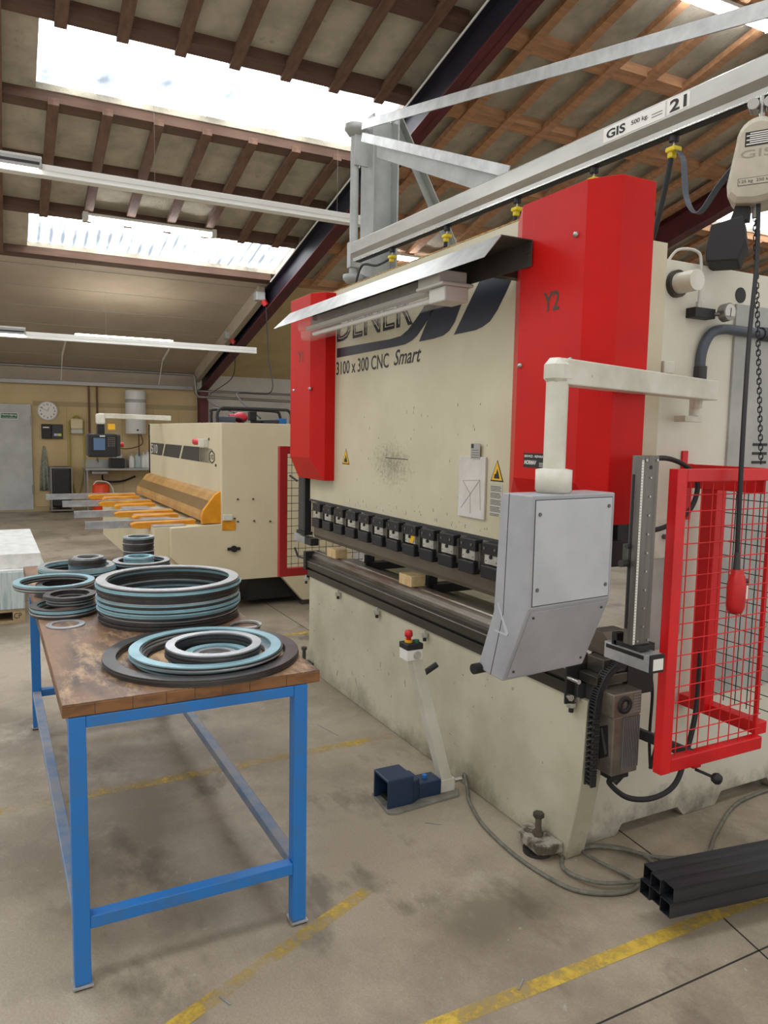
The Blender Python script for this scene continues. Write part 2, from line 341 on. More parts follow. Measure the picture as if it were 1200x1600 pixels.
# ================================================================== SETTING
fl = MB(); a = [B(-14.95,-8,0), B(4.5,-8,0), B(4.5,12.4,0), B(-14.95,12.4,0)]
fl.add(a+[v-Vector((0,0,0.1)) for v in a], [(0,1,2,3),(4,7,6,5),(0,4,5,1),(1,5,6,2),(2,6,7,3),(3,7,4,0)])
struct(fl, 'floor', floor_mat())
T = [0]
def trim(mb, m, bevel=0):
    T[0] += 1; return struct(mb, 'trim_%d' % T[0], m, bevel)
m_l1 = worn_line_mat('worn_yellow_line', 0.84); m_l2 = worn_line_mat('faded_yellow_line', 0.90); m_l0 = worn_line_mat('solid_yellow_line', 0.78)
def fline(p0, p1, w, m):
    p0 = Vector((p0[0],p0[1],0)); p1 = Vector((p1[0],p1[1],0)); d = (p1-p0).normalized(); s_ = Vector((-d.y,d.x,0))*w/2; z = Vector((0,0,0.0012))
    n = 12; vs = []
    for i in range(n+1):
        c = p0.lerp(p1, i/n); vs += [c-s_+z, c+s_+z]
    trim(MB().add(vs, [(2*i,2*i+2,2*i+3,2*i+1) for i in range(n)]), m)
fline((-1.39,-4.0), (-1.42,-0.02), 0.07, m_l2)
fline((0.43,-2.2), (-0.17,-0.80), 0.055, m_l1)
fline((0.50,-2.0), (0.515,0.30), 0.055, m_l0)
fline((0.515,0.30), (0.53,1.2), 0.055, m_l1)
fline((-3.66,-0.6), (-3.76,1.6), 0.06, m_l2)
m_joint = mat('floor_joint', '2c2723', 0.8)
for p in (((-12,0.43),(-3.7,0.41)), ((-0.1,0.375),(0.2,0.345)), ((0.2,0.345),(0.76,0.21)), ((0.71,-1.8),(0.713,3.0)), ((-5.93,-3.0),(-5.93,-0.8))):
    (x0,y0),(x1,y1) = p; trim(MB().beam((x0,y0,-0.002),(x1,y1,-0.002),0.006,0.006), m_joint)
# back wall
def bbox_b(mb, x0,x1,y0,y1,z0,z1):
    vs = [B(x,y,z) for z in (z0,z1) for x,y in ((x0,y0),(x1,y0),(x1,y1),(x0,y1))]
    return mb.add(vs, [(0,3,2,1),(4,5,6,7),(0,1,5,4),(1,2,6,5),(2,3,7,6),(3,0,4,7)])
wb = MB(); bbox_b(wb, WX-0.12, WX, -8, 1.95, 0, 2.66); struct(wb, 'wall_back', m_wall)
wb = MB(); bbox_b(wb, WX-0.12, WX, -8, 1.95, 2.66, 3.05); struct(wb, 'wall_back', m_boards)
wb = MB(); bbox_b(wb, WX-0.12, WX, 1.95, 12.4, 0, 3.05); struct(wb, 'wall_back', m_wallw)
wr = MB(); bbox_b(wr, WX, 4.5, 12.28, 12.4, 0, 7.6); struct(wr, 'wall_right', m_wallw)
mb = MB(); bbox_b(mb, WX, WX+0.004, -1.38, 1.95, 2.16, 2.26); trim(mb, m_wallband)
mb = MB(); bbox_b(mb, WX, WX+0.06, -8, 1.95, 0.0, 0.09); trim(mb, m_wallband)
mseam = mat('wall_seam', 'a88f62', 0.7)
for y in (-0.75, -0.02, 0.35, 1.0, 1.55):
    mb = MB(); bbox_b(mb, WX, WX+0.003, y, y+0.008, 0.1, 2.16); trim(mb, mseam)
# roof deck (fibre cement) with openings for roof lights, built as strips
sky_rows = [(-9.68,-8.60), (-6.28,-5.24), (-2.9,-1.95), (0.6,1.6)]
bays = [(-8.0,-3.0), (-3.0,2.05), (2.05,6.95), (6.95,12.3)]
def sky_in(row, bay):
    if bay == 1: return (-1.58, 2.02)
    if bay == 3: return (7.6, 11.4)
    if bay == 0: return (-6.6, -3.2)
    if bay == 2 and row == 3: return (3.0, 6.4)
    return None
def rslab(mb, x0, x1, y0, y1, off0, off1):
    vs = []
    for off in (off0, off1):
        for x, y in ((x0,y0),(x1,y0),(x1,y1),(x0,y1)): vs.append(B(x,y,roofz(x)-off))
    return mb.add(vs, [(0,3,2,1),(4,5,6,7),(0,1,5,4),(1,2,6,5),(2,3,7,6),(3,0,4,7)])
deck = MB(); WN = 0
edges = [-9.80]
xcur = -9.80
for ri, (r0, r1) in enumerate(sky_rows):
    if r0 > xcur: rslab(deck, xcur, r0, -8, 12.4, -0.06, 0)
    y = -8
    for bi in range(4):
        sp = sky_in(ri, bi)
        if sp is None or ri == 2 and bi == 3: continue
        rslab(deck, r0, r1, y, sp[0], -0.06, 0); y = sp[1]
        WN += 1
        # translucent corrugated sheet
        n = int((sp[1]-sp[0])/0.07/ (1 if ri == 0 else 1)); ws = MB(); vs = []
        amp = 0.02 if ri == 0 else 0.006
        for i in range(n*2+1):
            yy = sp[0]+(sp[1]-sp[0])*i/(n*2); dz = amp*math.sin(i*PI/1.7)
            vs += [B(r0-0.06,yy,roofz(r0-0.06)+0.085+dz), B(r1+0.06,yy,roofz(r1+0.06)+0.085+dz)]
        ws.add(vs, [(2*i,2*i+1,2*i+3,2*i+2) for i in range(n*2)], True)
        struct(ws, 'window_%d' % WN, m_sky2 if ri == 0 else m_sky)
    rslab(deck, r0, r1, y, 12.4, -0.06, 0); xcur = r1
rslab(deck, xcur, 4.5, -8, 12.4, -0.06, 0)
struct(deck, 'ceiling', m_deck)
# white boarded lower ceiling
cb = MB(); rslab(cb, WX, -9.80, -8, 2.0, -0.06, 0.05); struct(cb, 'ceiling', m_boards)
cb = MB(); rslab(cb, WX, -9.80, 2.0, 12.4, -0.06, 0.05); struct(cb, 'ceiling', m_boardsY)
for i, x in enumerate((-14.1,-13.3,-12.5,-11.7,-10.9,-10.15)):
    mb = MB(); rslab(mb, x, x+0.014, -3, 2.0, 0.05, 0.056); trim(mb, m_boardseam)
mb = MB(); rslab(mb, -9.99, -9.75, -3, -0.95, 0.05, 0.075); trim(mb, m_boards)
mb = MB(); rslab(mb, -9.99, -9.75, -0.93, 2.0, 0.05, 0.075); trim(mb, m_boards)
# purlins and battens
PUR = [-9.76,-8.49,-7.47,-6.37,-5.13,-4.05,-2.95,-1.85,-0.7,0.5,1.7,2.9]
for x in PUR:
    for bi, (y0, y1) in enumerate(bays):
        if bi == 0: y0 = -5
        mb = MB(); rslab(mb, x-0.075, x+0.075, y0+0.1, y1-0.1, 0.0, 0.10); trim(mb, m_purlinLit if bi >= 2 else m_purlin)
def battens(y, x0, x1, m):
    mb = MB(); rslab(mb, x0, x1, y-0.052, y+0.052, 0.06, 0.125); trim(mb, m)
for bi in (1, 2, 3):
    y0, y1 = bays[bi]; y = {1:-1.93, 2:2.16, 3:7.0}[bi]
    while y < min(y1, 11) - 0.1:
        mm = m_batten if bi == 1 else m_purlinLit
        segs = [(-9.7, 3.0)]
        if bi in (1, 3):
            segs = []
            xx = -8.56
            for r0, r1 in sky_rows[1:]:
                inside = sky_in(1, bi)[0]-0.05 < y < sky_in(1, bi)[1]+0.05
                if inside: segs.append((xx, r0-0.01)); xx = r1+0.01
            segs.append((xx, 3.0))
            if not inside: segs = [(-9.7, 3.0)]
        for s0, s1 in segs: battens(y, s0, s1, mm)
        y += 0.51
# steel rafters (I section): flanges + web
for yr in (2.05, 6.95, -3.0, 11.9):
    d0, d1 = 0.10, 0.46
    x0, x1 = WX+0.1, 4.4
    mb = MB(); rslab(mb, x0, x1, yr-0.006, yr+0.006, d0, d1); rslab(mb, x0, x1, yr-0.09, yr+0.09, d0, d0+0.018); trim(mb, m_web if yr < 5 else m_reddark)
    mb = MB(); rslab(mb, x0, x1, yr-0.09, yr+0.09, d1-0.02, d1); trim(mb, m_reddark)
    mb = MB(); bbox_b(mb, WX+0.02, WX+0.30, yr-0.09, yr+0.09, 0, 2.62); trim(mb, m_reddark)
    if yr == 2.05:
        mb = MB(); mb.tube([B(x, yr-0.13, roofz(x)-0.16) for x in (-9.6,-7,-4,0,3)], 0.012, 6); trim(mb, m_trunk)
        mb = MB(); rslab(mb, -14.6, -10.0, yr-0.2, yr-0.1, 0.05, 0.30); trim(mb, m_boards)
# ================================================================== PRESS BRAKE
PBL = (-1.35, 0.6, 0)
pb = thing('press_brake', 'large cream press brake with red side covers and open front', 'press brake', PBL)
H2 = 2.61
# lower bed plate (front right edge leans outwards)
mb = MB(); mb.prism([(-2.757,0.0),(0.0,0.0),(0.045,0.2),(0.075,0.36),(0.088,0.69),(-2.757,0.69)], 1, 0.0, 0.10)
base = mb.build('bed', m_creamD, pb, 0.006)
mb = MB(); mb.add([(0.0,0.0,0.0),(0.045,0,0.2),(0.075,0,0.36),(0.088,0,0.66),(-0.035,0.14,0.0),(0.0,0.14,0.36),(0.01,0.14,0.66),(-0.05,0.1,0),(-0.05,0.1,0.66),(-0.03,0,0),(-0.03,0,0.66)],
    [(0,4,5,1),(1,5,2),(2,5,6,3)])
mb.build('corner_plate', m_creamS, base)
# side frames as C plates
def frame(x0, x1, zt=2.43, notch=True):
    p = [(0.10,0.0),(0.33,0.0),(0.36,0.045),(0.70,0.045),(0.74,0.0),(0.95,0.0),(0.99,0.06),(1.32,0.06),(1.36,0.0),(2.3,0.0),(2.3,zt),(0.37,zt),(0.37,1.30),(0.40,1.24),(0.44,1.18),(0.44,0.80),(0.40,0.74),(0.34,0.69),(0.10,0.69)]
    return MB().prism(p, 0, x0, x1)
fr1 = frame(-0.11, -0.05).build('side_frame', m_creamS, pb, 0.004)
fr2 = frame(-2.76, -2.70).build('side_frame', m_cream, pb, 0.004)
mb = MB(); mb.prism([(0.02,1.32),(0.425,1.32),(0.425,2.485),(0.02,2.485)], 0, -0.10, -0.03); mb.build('frame_nose', m_cream, pb, 0.003)
mb = MB(); mb.prism([(0.02,1.30),(0.368,1.30),(0.368,2.48),(0.02,2.48)], 0, -2.76, -2.70); mb.build('frame_nose', m_cream, pb, 0.003)
# upper rear beam between frames + ram
MB().box(-2.70,-0.11,0.40,0.9,2.2,2.42).build('oil_tank', m_creamD, pb, 0.006)
MB().box(-2.70,-0.11,1.2,1.5,0.1,0.5).build('rear_beam', m_creamD, pb, 0.006)
ram = MB().box(-2.757,-0.10,0.0,0.09,1.235,H2).build('ram', m_cream, pb, 0.004)
MB().box(-2.75,-0.11,0.0,0.16,H2,H2+0.006).build('dusty_top', m_chips, ram, 0)
MB().box(-2.757,-0.10,-0.004,0.0,1.225,1.24).build('lower_lip', m_darkgrey, ram)
# logos on ram
poly3 = lambda pts, y: [(x, y, z) for x, z in pts]
A_ = [(-2.315,2.246),(-1.587,2.232),(-1.462,2.237),(-1.384,2.262),(-1.309,2.303),(-1.236,2.349),(-1.123,2.457),(-0.990,2.457),(-1.141,2.322),(-1.221,2.262),(-1.288,2.220),(-1.342,2.200),(-1.415,2.187),(-1.529,2.185),(-2.315,2.187)]
B_ = [(-1.266,2.187),(-1.045,2.457),(-0.76,2.457),(-0.886,2.307),(-0.929,2.245),(-0.977,2.21),(-1.031,2.193),(-1.122,2.187)]
C_ = [(-0.932,2.187),(-0.68,2.457),(-0.42,2.457),(-0.528,2.32),(-0.585,2.256),(-0.637,2.215),(-0.692,2.197),(-0.749,2.188)]
for P_ in (A_, B_, C_): poly_sheet(poly3(P_, 0), (0,-1,0), 0.0015).build('logo_stripe', m_navy, ram)
text('DENER', 0.19, (-2.315,0,2.285), (1,0,0), (0,0,1), m_navy, ram, w=0.98, ext=0.0015, bold=0.02)
text('DENER', 0.15, (-2.29,0,2.302), (1,0,0), (0,0,1), m_cream, ram, w=0.93, ext=0.0022, bold=-0.035)
text('3100 x 300 CNC', 0.083, (-2.32,0,2.076), (1,0,0), (0,0,1), m_ink, ram, w=0.72, ext=0.0012, bold=0.01)
text('Smart', 0.085, (-1.54,0,2.082), (1,0,0), (0,0,1), m_ink, ram, w=0.30, ext=0.0012, shear=0.35, bold=0.012)
def warn(x, z, w, h, par):
    poly_sheet([(x-w/2,0,z),(x+w/2,0,z),(x,0,z+h)], (0,-1,0), 0.001).build('warning_sign', m_ink, par)
    k = 0.82; poly_sheet([(x-w/2*k,-0.001,z+h*0.06),(x+w/2*k,-0.001,z+h*0.06),(x,-0.001,z+h*0.92)], (0,-1,0), 0.001).build('warning_sign', m_yellow, par)
    poly_sheet([(x-w*.2,-0.002,z+h*0.14),(x+w*.22,-0.002,z+h*0.14),(x+w*.12,-0.002,z+h*0.4),(x+w*0.03,-0.002,z+h*0.58),(x-w*.05,-0.002,z+h*0.36),(x-w*.17,-0.002,z+h*0.34)], (0,-1,0), 0.0008).build('pictogram', m_ink, par)
warn(-2.157,1.508,0.107,0.10,ram); warn(-0.545,1.50,0.098,0.097,ram)
mb = MB(); mb.box(-0.592,-0.50,-0.0012,0,1.345,1.488); lab = mb.build('notice_label', mat('notice_grey','b9b7ab',0.5), ram)
for i in range(22):
    z = 1.478-i*0.0062
    if i % 5 == 4: continue
    MB().box(-0.588,-0.506-random.random()*0.02,-0.002,-0.001,z-0.0022,z).build('text_line', m_ink, lab)
MB().box(-0.838,-0.622,-0.012,-0.002,1.319,1.606).build('taped_sheet', mat('drawing_board_white','d5d2cb',0.4,c2='c6c2bb',scale=8), ram, 0.001)
mb = MB()
for p, q in (((-0.80,1.49),(-0.735,1.43)),((-0.735,1.43),(-0.66,1.50)),((-0.80,1.49),(-0.66,1.50)),((-0.735,1.43),(-0.81,1.36)),((-0.735,1.43),(-0.73,1.34)),((-0.66,1.50),(-0.65,1.36))):
    mb.beam((p[0],-0.0125,p[1]),(q[0],-0.0125,q[1]),0.001,0.0025,(0,1,0))
mb.build('pencil_sketch', m_boardseam, ram)
MB().box(-0.738,-0.665,-0.0145,-0.0125,1.595,1.667).build('serial_label', mat('label_grey','a5a49c',0.4), ram)
MB().box(-0.735,-0.715,-0.0152,-0.0145,1.645,1.664).build('serial_mark', m_ink, ram)
for i in range(4): MB().box(-0.73,-0.672,-0.0152,-0.0145,1.602+i*0.011,1.604+i*0.011).build('serial_mark', m_ink, ram)
def smudge(name):
    m = bpy.data.materials.new(name); m.use_nodes = True; nt = m.node_tree; N = nt.nodes; L = nt.links; b = N['Principled BSDF']
    b.inputs['Base Color'].default_value = lin('857d6a'); b.inputs['Roughness'].default_value = 0.6
    tc = N.new('ShaderNodeTexCoord'); g = N.new('ShaderNodeTexGradient'); g.gradient_type = 'SPHERICAL'
    mp = N.new('ShaderNodeMapping'); mp.inputs['Location'].default_value = (0,0,-0.9); mp.inputs['Scale'].default_value = (2.6,1,5.0); L.new(tc.outputs['Object'], mp.inputs[0]); L.new(mp.outputs[0], g.inputs[0])
    n = N.new('ShaderNodeTexNoise'); n.inputs['Scale'].default_value = 38; n.inputs['Detail'].default_value = 8; n.inputs['Roughness'].default_value = 0.8; L.new(tc.outputs['Object'], n.inputs['Vector'])
    ma = N.new('ShaderNodeMath'); ma.operation = 'MULTIPLY_ADD'; L.new(g.outputs['Fac'], ma.inputs[0]); ma.inputs[1].default_value = 0.30; L.new(n.outputs['Fac'], ma.inputs[2])
    r = N.new('ShaderNodeMapRange'); r.inputs[1].default_value = 0.62; r.inputs[2].default_value = 0.88; r.inputs[4].default_value = 0.5; L.new(ma.outputs[0], r.inputs[0])
    mu = N.new('ShaderNodeMath'); mu.operation = 'MULTIPLY'; L.new(r.outputs[0], mu.inputs[0]); r3 = N.new('ShaderNodeMapRange'); r3.inputs[1].default_value = 0.02; r3.inputs[2].default_value = 0.3; L.new(g.outputs['Fac'], r3.inputs[0]); L.new(r3.outputs[0], mu.inputs[1])
    L.new(mu.outputs[0], b.inputs['Alpha']); return m
MB().add([(-1.95,-0.0009,1.36),(-1.13,-0.0009,1.36),(-1.13,-0.0009,1.76),(-1.95,-0.0009,1.76)], [(0,1,2,3)]).build('worn_patch', smudge('oily_smudge'), ram)
# scuffs on ram: small dark chips
mb = MB()
for i in range(70):
    x = random.uniform(-2.1,-0.6); z = 1.25+abs(random.gauss(0,0.03)) if i < 34 else random.uniform(1.28,1.85)
    w = random.uniform(0.001,0.004); h = random.uniform(0.004,0.018); mb.box(x,x+w,-0.0006,0,z,z+h)
mb.box(-1.62,-1.36,-0.0008,0,1.566,1.571); mb.build('paint_chips', mat('chip_brown','5a5346',0.7), ram, kind='stuff')
mb = MB()
for i in range(60):
    x = random.uniform(-2.7,0.0); z = random.uniform(0.05,0.6); L_ = random.uniform(0.005,0.06) if i % 3 == 0 else random.uniform(0.003,0.015); an = random.uniform(-1.2,1.2)
    mb.beam((x,-0.0005,z),(x+L_*math.cos(an)*0.5,-0.0005,z+L_*math.sin(an)),0.0008,random.uniform(0.0012,0.003),(0,1,0))
mb.build('paint_chips', bpy.data.materials['chip_brown'], base, kind='stuff')
# red covers
def cover(xL, xR, zt, txt, zb=1.392, tx=None, lb=0.10, rb=0.10):
    yf = -0.135; ys = -0.07
    poly = [(xL-lb,0.09),(xL-lb,-0.004),(xL,yf),(xR,yf),(xR+rb,ys),(xR+rb,0.09)]
    n = len(poly); zb2 = zb+0.145
    mb = MB(); vs = []
    top = [(x,y,zt) for x,y in poly]; mid = [(x,y,zb2 if y < -0.10 else zb) for x,y in poly]
    vs = top+mid
    fs = [list(range(n))]
    fs += [[i,(i+1)%n,(i+1)%n+n,i+n] for i in range(n)]
    mb.add(vs, fs)
    # sloping bottom of the front
    a, b, c, d = mid[2], mid[3], (xR,-0.07,zb), (xL,-0.07,zb)
    mb.add([a,b,c,d, mid[1], mid[4]], [(0,1,2,3),(0,3,4),(1,5,2)])
    o = mb.build('cover', m_red, pb, 0.003)
    text(txt, 0.073, (tx,yf,2.171), (1,0,0), (0,0,1), m_khaki, o, w=0.092, ext=0.001, bold=0.02)
    return o
c1 = cover(-2.80,-2.44,2.60,'Y1',tx=-2.655); c2 = cover(-0.25,0.112,2.60,'Y2',tx=-0.103,lb=0.20)
for o, pts in ((c2, ((0.065,2.422),(-0.229,1.982),(0.062,1.982))), (c1, ((-2.72,1.99),(-2.43,1.99)))):
    for x, z in pts: MB().lathe([(0.0001,-0.15),(0.008,-0.147),(0.011,-0.141),(0.012,-0.135)], (x,0,z), 12, 1).build('screw', m_bright, o)
MB().box(-0.187,-0.026,-0.1365,-0.135,1.582,1.639).build('service_sticker', m_ink, c2)
text('SERVICE - REPARATION', 0.009, (-0.181,-0.1368,1.622), (1,0,0), (0,0,1), m_paper, c2, w=0.148, bold=0.02)
text('NORMAV', 0.017, (-0.181,-0.1368,1.594), (1,0,0), (0,0,1), m_paper, c2, w=0.075, shear=0.25, bold=0.03)
for i in range(3): MB().box(-0.09,-0.045-0.004*i,-0.1372,-0.1366,1.588+i*0.006,1.590+i*0.006).build('sticker_text', m_paper, c2)
# bed top: rails and die
ML = -2.757; MR = 0.02
def xprism(name, poly, m, par, x0=ML, x1=MR, bevel=0.001):
    return MB().prism(poly, 0, x0, x1).build(name, m, par, bevel)
tb = xprism('table_rail', [(-0.012,0.687),(-0.012,0.733),(0.10,0.733),(0.10,0.687)], m_rail, pb)
xprism('rail_groove', [(0.006,0.733),(0.006,0.752),(0.10,0.752),(0.10,0.733)], m_black, tb)
xprism('table_rail', [(-0.02,0.752),(-0.02,0.795),(-0.008,0.797),(-0.008,0.812),(0.14,0.812),(0.14,0.752)], m_rail, pb)
MB().box(ML,MR,-0.0215,-0.0185,0.792,0.797).build('bright_edge', m_bright, tb)
die = xprism('bottom_die', [(0.02,0.812),(0.02,0.835),(0.034,0.850),(0.034,0.862),(0.050,0.862),(0.062,0.846),(0.074,0.862),(0.10,0.862),(0.10,0.812)], m_rust, pb)
MB().box(ML,MR,0.0185,0.0205,0.830,0.8345).build('bright_edge', m_bright, die)
MB().box(ML,MR,0.13,0.20,0.80,0.832).build('rear_table_rail', m_column, pb, 0.002)
MB().box(-2.70,-0.11,0.27,0.33,0.77,0.80).build('back_gauge_rail', m_rail, pb, 0.002)
for x in (-2.3,-1.5,-0.75):
    MB().box(x,x+0.08,0.22,0.5,0.80,0.85).box(x+0.02,x+0.06,0.2,0.26,0.84,0.90).build('back_gauge_finger', m_black, pb, 0.002)
# left end plate of rail + ends
MB().box(-2.80,-2.757,-0.03,0.10,0.73,0.86).build('end_block', m_black, pb, 0.002)
MB().cyl((-2.80,0.0,0.80),(-2.93,-0.02,0.80),0.007,8).cyl((-2.93,-0.02,0.80),(-2.97,-0.03,0.86),0.008,8).build('clamp_lever', m_black, pb)
# punch and clamps
MB().prism([(-0.012,1.075),(0.012,1.075),(0.012,1.02),(0.003,0.978),(-0.003,0.978),(-0.012,1.0)], 0, -2.655, -0.02).build('punch', m_tool, pb, 0.001)
proto = None
cx0 = -2.535; dx = 0.1835
m_clD = mat('clamp_black_steel', '25262a', 0.4, 0.4)
for i in range(14):
    x = cx0+i*dx
    if proto is None:
        pr = MB().box(x-0.065,x+0.065,-0.045,0.0,1.172,1.225).build('tool_clamp', m_clD, pb, 0.003)
        MB().box(x-0.052,x+0.052,-0.038,-0.0,1.128,1.190).build('adjust_plate', m_clampw, pr, 0.001)
        MB().box(x-0.068,x+0.060,-0.05,0.0,1.062,1.122).build('clamp_jaw', m_clD, pr, 0.006)
        MB().box(x+0.070,x+0.088,-0.03,0.0,1.09,1.21).build('clamp_web', m_rail, pr, 0.001)
        MB().cyl((x,-0.046,1.163),(x,-0.03,1.163),0.0085,12).build('slot_screw', m_black, pr)
        mb = MB()
        for sx in (-0.04,0.04): mb.cyl((x+sx,-0.040,1.142),(x+sx,-0.03,1.142),0.003,8)
        for sx in (-0.045,0.035): mb.cyl((x+sx,-0.048,1.20),(x+sx,-0.04,1.20),0.007,8)
        mb.build('cap_screw', m_column, pr)
        proto = pr
    else:
        c = copy_tree(proto, pb); c.location = proto.location+Vector((dx*i,0,0))
MB().prism([(-1.262,1.135),(-1.225,1.128),(-1.20,1.165),(-1.235,1.185)], 1, -0.0395,-0.038).build('worn_sticker', m_yellow, pb)
# bolts under rail
for x in (-2.772,-2.216,-1.659,-1.11,-0.56,0.017):
    mb = MB().cyl((x,-0.018,0.655),(x,-0.018,0.690),0.006,8); mb.cyl((x,-0.018,0.650),(x,-0.018,0.668),0.019,12); b_ = mb.build('levelling_lug', m_clampw, pb)
    MB().cyl((x,-0.018,0.628),(x,-0.018,0.652),0.010,6).build('lug_bolt', m_black, b_)
# foot bracket
mb = MB(); mb.prism([(-0.20,-0.01),(-0.185,-0.105),(-0.03,-0.115),(-0.01,-0.06),(-0.01,0.0)], 2, 0.03, 0.07); m_cast = mat('dusty_cast_bracket', 'a09b8c', 0.6, c2='544d42', scale=18, lo=0.45, hi=0.6, spots='3a352d', sscale=11, slo=0.56, shi=0.66); fb = mb.build('foot_bracket', m_cast, pb, 0.004)
MB().lathe([(0.018,0.0),(0.018,0.012),(0.034,0.012),(0.036,0.0)], (-0.155,-0.055,0.07), 20).build('bracket_ring', m_cast, fb)
MB().cyl((-0.10,-0.06,0.0),(-0.10,-0.06,0.15),0.013,12).build('foot_bolt', m_tool, fb)
MB().cyl((-0.10,-0.06,0.15),(-0.10,-0.06,0.168),0.023,6).build('bolt_head', m_under, fb)
MB().cyl((-0.10,-0.06,0.07),(-0.10,-0.06,0.092),0.022,6).build('hex_nut', m_tool, fb)
MB().cyl((-0.10,-0.06,0.0),(-0.10,-0.06,0.014),0.06,20).build('foot_pad', m_under, fb)
mb = MB(); mb.box(-2.76,-2.66,-0.08,0.0,0.03,0.07); mb.cyl((-2.72,-0.05,0.0),(-2.72,-0.05,0.16),0.013,10); mb.cyl((-2.72,-0.05,0.16),(-2.72,-0.05,0.178),0.022,6); mb.build('foot_bracket', m_under, pb)
# things on right side frame (x = -0.05)
XF = -0.05
def side_cyl(name, y, z, r, l, m, par, x=XF, n=20, bev=0.003): return MB().cyl((x,y,z),(x+l,y,z),r,n).build(name, m, par, bev)
k = side_cyl('pin_boss', 0.50, 2.335, 0.055, 0.02, m_under, fr1); side_cyl('pin_cap', 0.50, 2.335, 0.042, 0.11, m_white, k)
side_cyl('lifting_hole', 0.90, 2.33, 0.033, 0.003, m_black, fr1, n=24, bev=0)
mb = MB().box(XF,XF+0.05,0.57,0.69,2.205,2.245); vb = mb.build('valve_block', m_black, fr1, 0.002)
mb = MB(); mb.tube(smooth_path([(XF+0.03,0.61,2.26),(XF+0.03,0.61,2.43),(XF+0.02,0.585,2.475),(XF-0.02,0.53,2.48),(XF-0.04,0.50,2.44)]), 0.006, 8); mb.cyl((XF+0.03,0.61,2.243),(XF+0.03,0.61,2.27),0.011,6); mb.build('pressure_pipe', m_lampw, vb)
mb = MB(); mb.cyl((XF+0.03,0.67,2.225),(XF+0.07,0.72,2.225),0.008,10); mb.build('gauge_stem', m_column, vb)
g = MB().cyl((XF+0.05,0.735,2.232),(XF+0.085,0.735,2.235),0.037,28).build('pressure_gauge', m_pipe, vb, 0.002)
MB().cyl((XF+0.085,0.735,2.235),(XF+0.0865,0.735,2.235),0.031,28).build('gauge_face', m_glass, g); MB().beam((XF+0.087,0.735,2.215),(XF+0.087,0.737,2.25),0.001,0.004,(1,0,0)).build('gauge_needle', m_ink, g)
MB().tube(smooth_path([(XF+0.02,0.655,1.96),(XF+0.02,0.655,2.06),(XF+0.025,0.69,2.14),(XF+0.03,0.76,2.17),(XF+0.03,0.90,2.172),(XF+0.02,1.08,2.172)]), 0.021, 12).build('hydraulic_hose', m_hose, fr1)
MB().cyl((XF+0.02,0.655,1.95),(XF+0.02,0.655,2.01),0.026,14).build('hose_fitting', m_darkgrey, fr1); MB().cyl((XF+0.02,1.02,2.172),(XF+0.02,1.12,2.172),0.03,14).build('hose_fitting', m_darkgrey, fr1)
MB().box(XF,XF+0.012,0.868,2.2,0.55,2.29).build('side_door', m_plate, fr1, 0.002)
mb = MB()
for z in (1.60,1.64,1.68): mb.box(XF+0.012,XF+0.014,1.03,1.13,z,z+0.012)
mb.build('vent_slot', m_ink, fr1)
MB().box(XF,XF+0.006,1.0,1.16,1.585,1.72).build('vent_plate', m_white, fr1)
MB().box(XF,XF+0.03,0.43,0.49,1.97,2.02).build('welded_lug', m_white, fr1, 0.003)
MB().box(XF,XF+0.012,0.375,0.60,1.20,1.37).build('mounting_plate', m_white, fr1, 0.003)
side_cyl('plate_bolt', 0.50, 1.293, 0.012, 0.03, m_column, fr1, n=6)
MB().prism([(0.44,0.80),(0.60,0.80),(0.64,0.86),(0.64,1.18),(0.60,1.24),(0.44,1.20)], 0, XF, XF+0.006).build('side_guard_plate', m_plate, fr1, 0.002)
MB().box(-2.70,-0.11,1.6,1.64,0.9,2.3).build('rear_panel', m_plate, pb)
# linear encoder box under cover
MB().box(-0.02,0.10,0.10,0.20,1.30,1.395).build('encoder_bracket', m_black, pb, 0.003)
MB().box(0.02,0.05,0.02,0.09,1.30,1.50).build('linear_scale', m_darkgrey, pb, 0.002)
MB().box(0.05,0.20,-0.02,0.03,1.235,1.33).build('ram_bracket', m_black, pb, 0.003)
# bed right end: end brackets, clamps, drive motor, cable chain
mb = MB(); mb.box(0.02,0.03,-0.06,0.10,0.67,0.82); eb = mb.build('rail_end_plate', m_black, pb, 0.002)
mb = MB(); mb.box(0.03,0.13,0.0,0.16,0.76,0.80); mb.box(0.03,0.12,0.04,0.20,0.80,0.86); mb.build('slide_block', m_rail, eb, 0.004)
mb = MB(); mb.box(0.03,0.05,-0.02,0.14,0.69,0.75); mb.box(0.05,0.14,0.02,0.05,0.69,0.77); mb.build('slide_bracket', m_darkgrey, eb, 0.003)
mb = MB(); mb.cyl((0.03,-0.05,0.775),(0.10,-0.06,0.78),0.009,10); mb.cyl((0.03,-0.045,0.70),(0.05,-0.05,0.70),0.014,6); mb.cyl((0.03,-0.02,0.69),(0.055,-0.02,0.69),0.012,6); mb.build('clamp_screw', m_bright, eb)
mb = MB(); mb.box(0.10,0.13,0.16,0.30,0.70,0.90); mb.build('end_bracket', m_black, eb, 0.003)
mb = MB(); mb.box(-0.0,0.10,0.10,0.30,0.82,0.90); mb.prism([(0.0,0.86),(0.10,0.86),(0.10,0.93),(0.07,0.95),(0.0,0.95)], 1, 0.08, 0.20); mb.build('gauge_slide', m_tool, eb, 0.003)
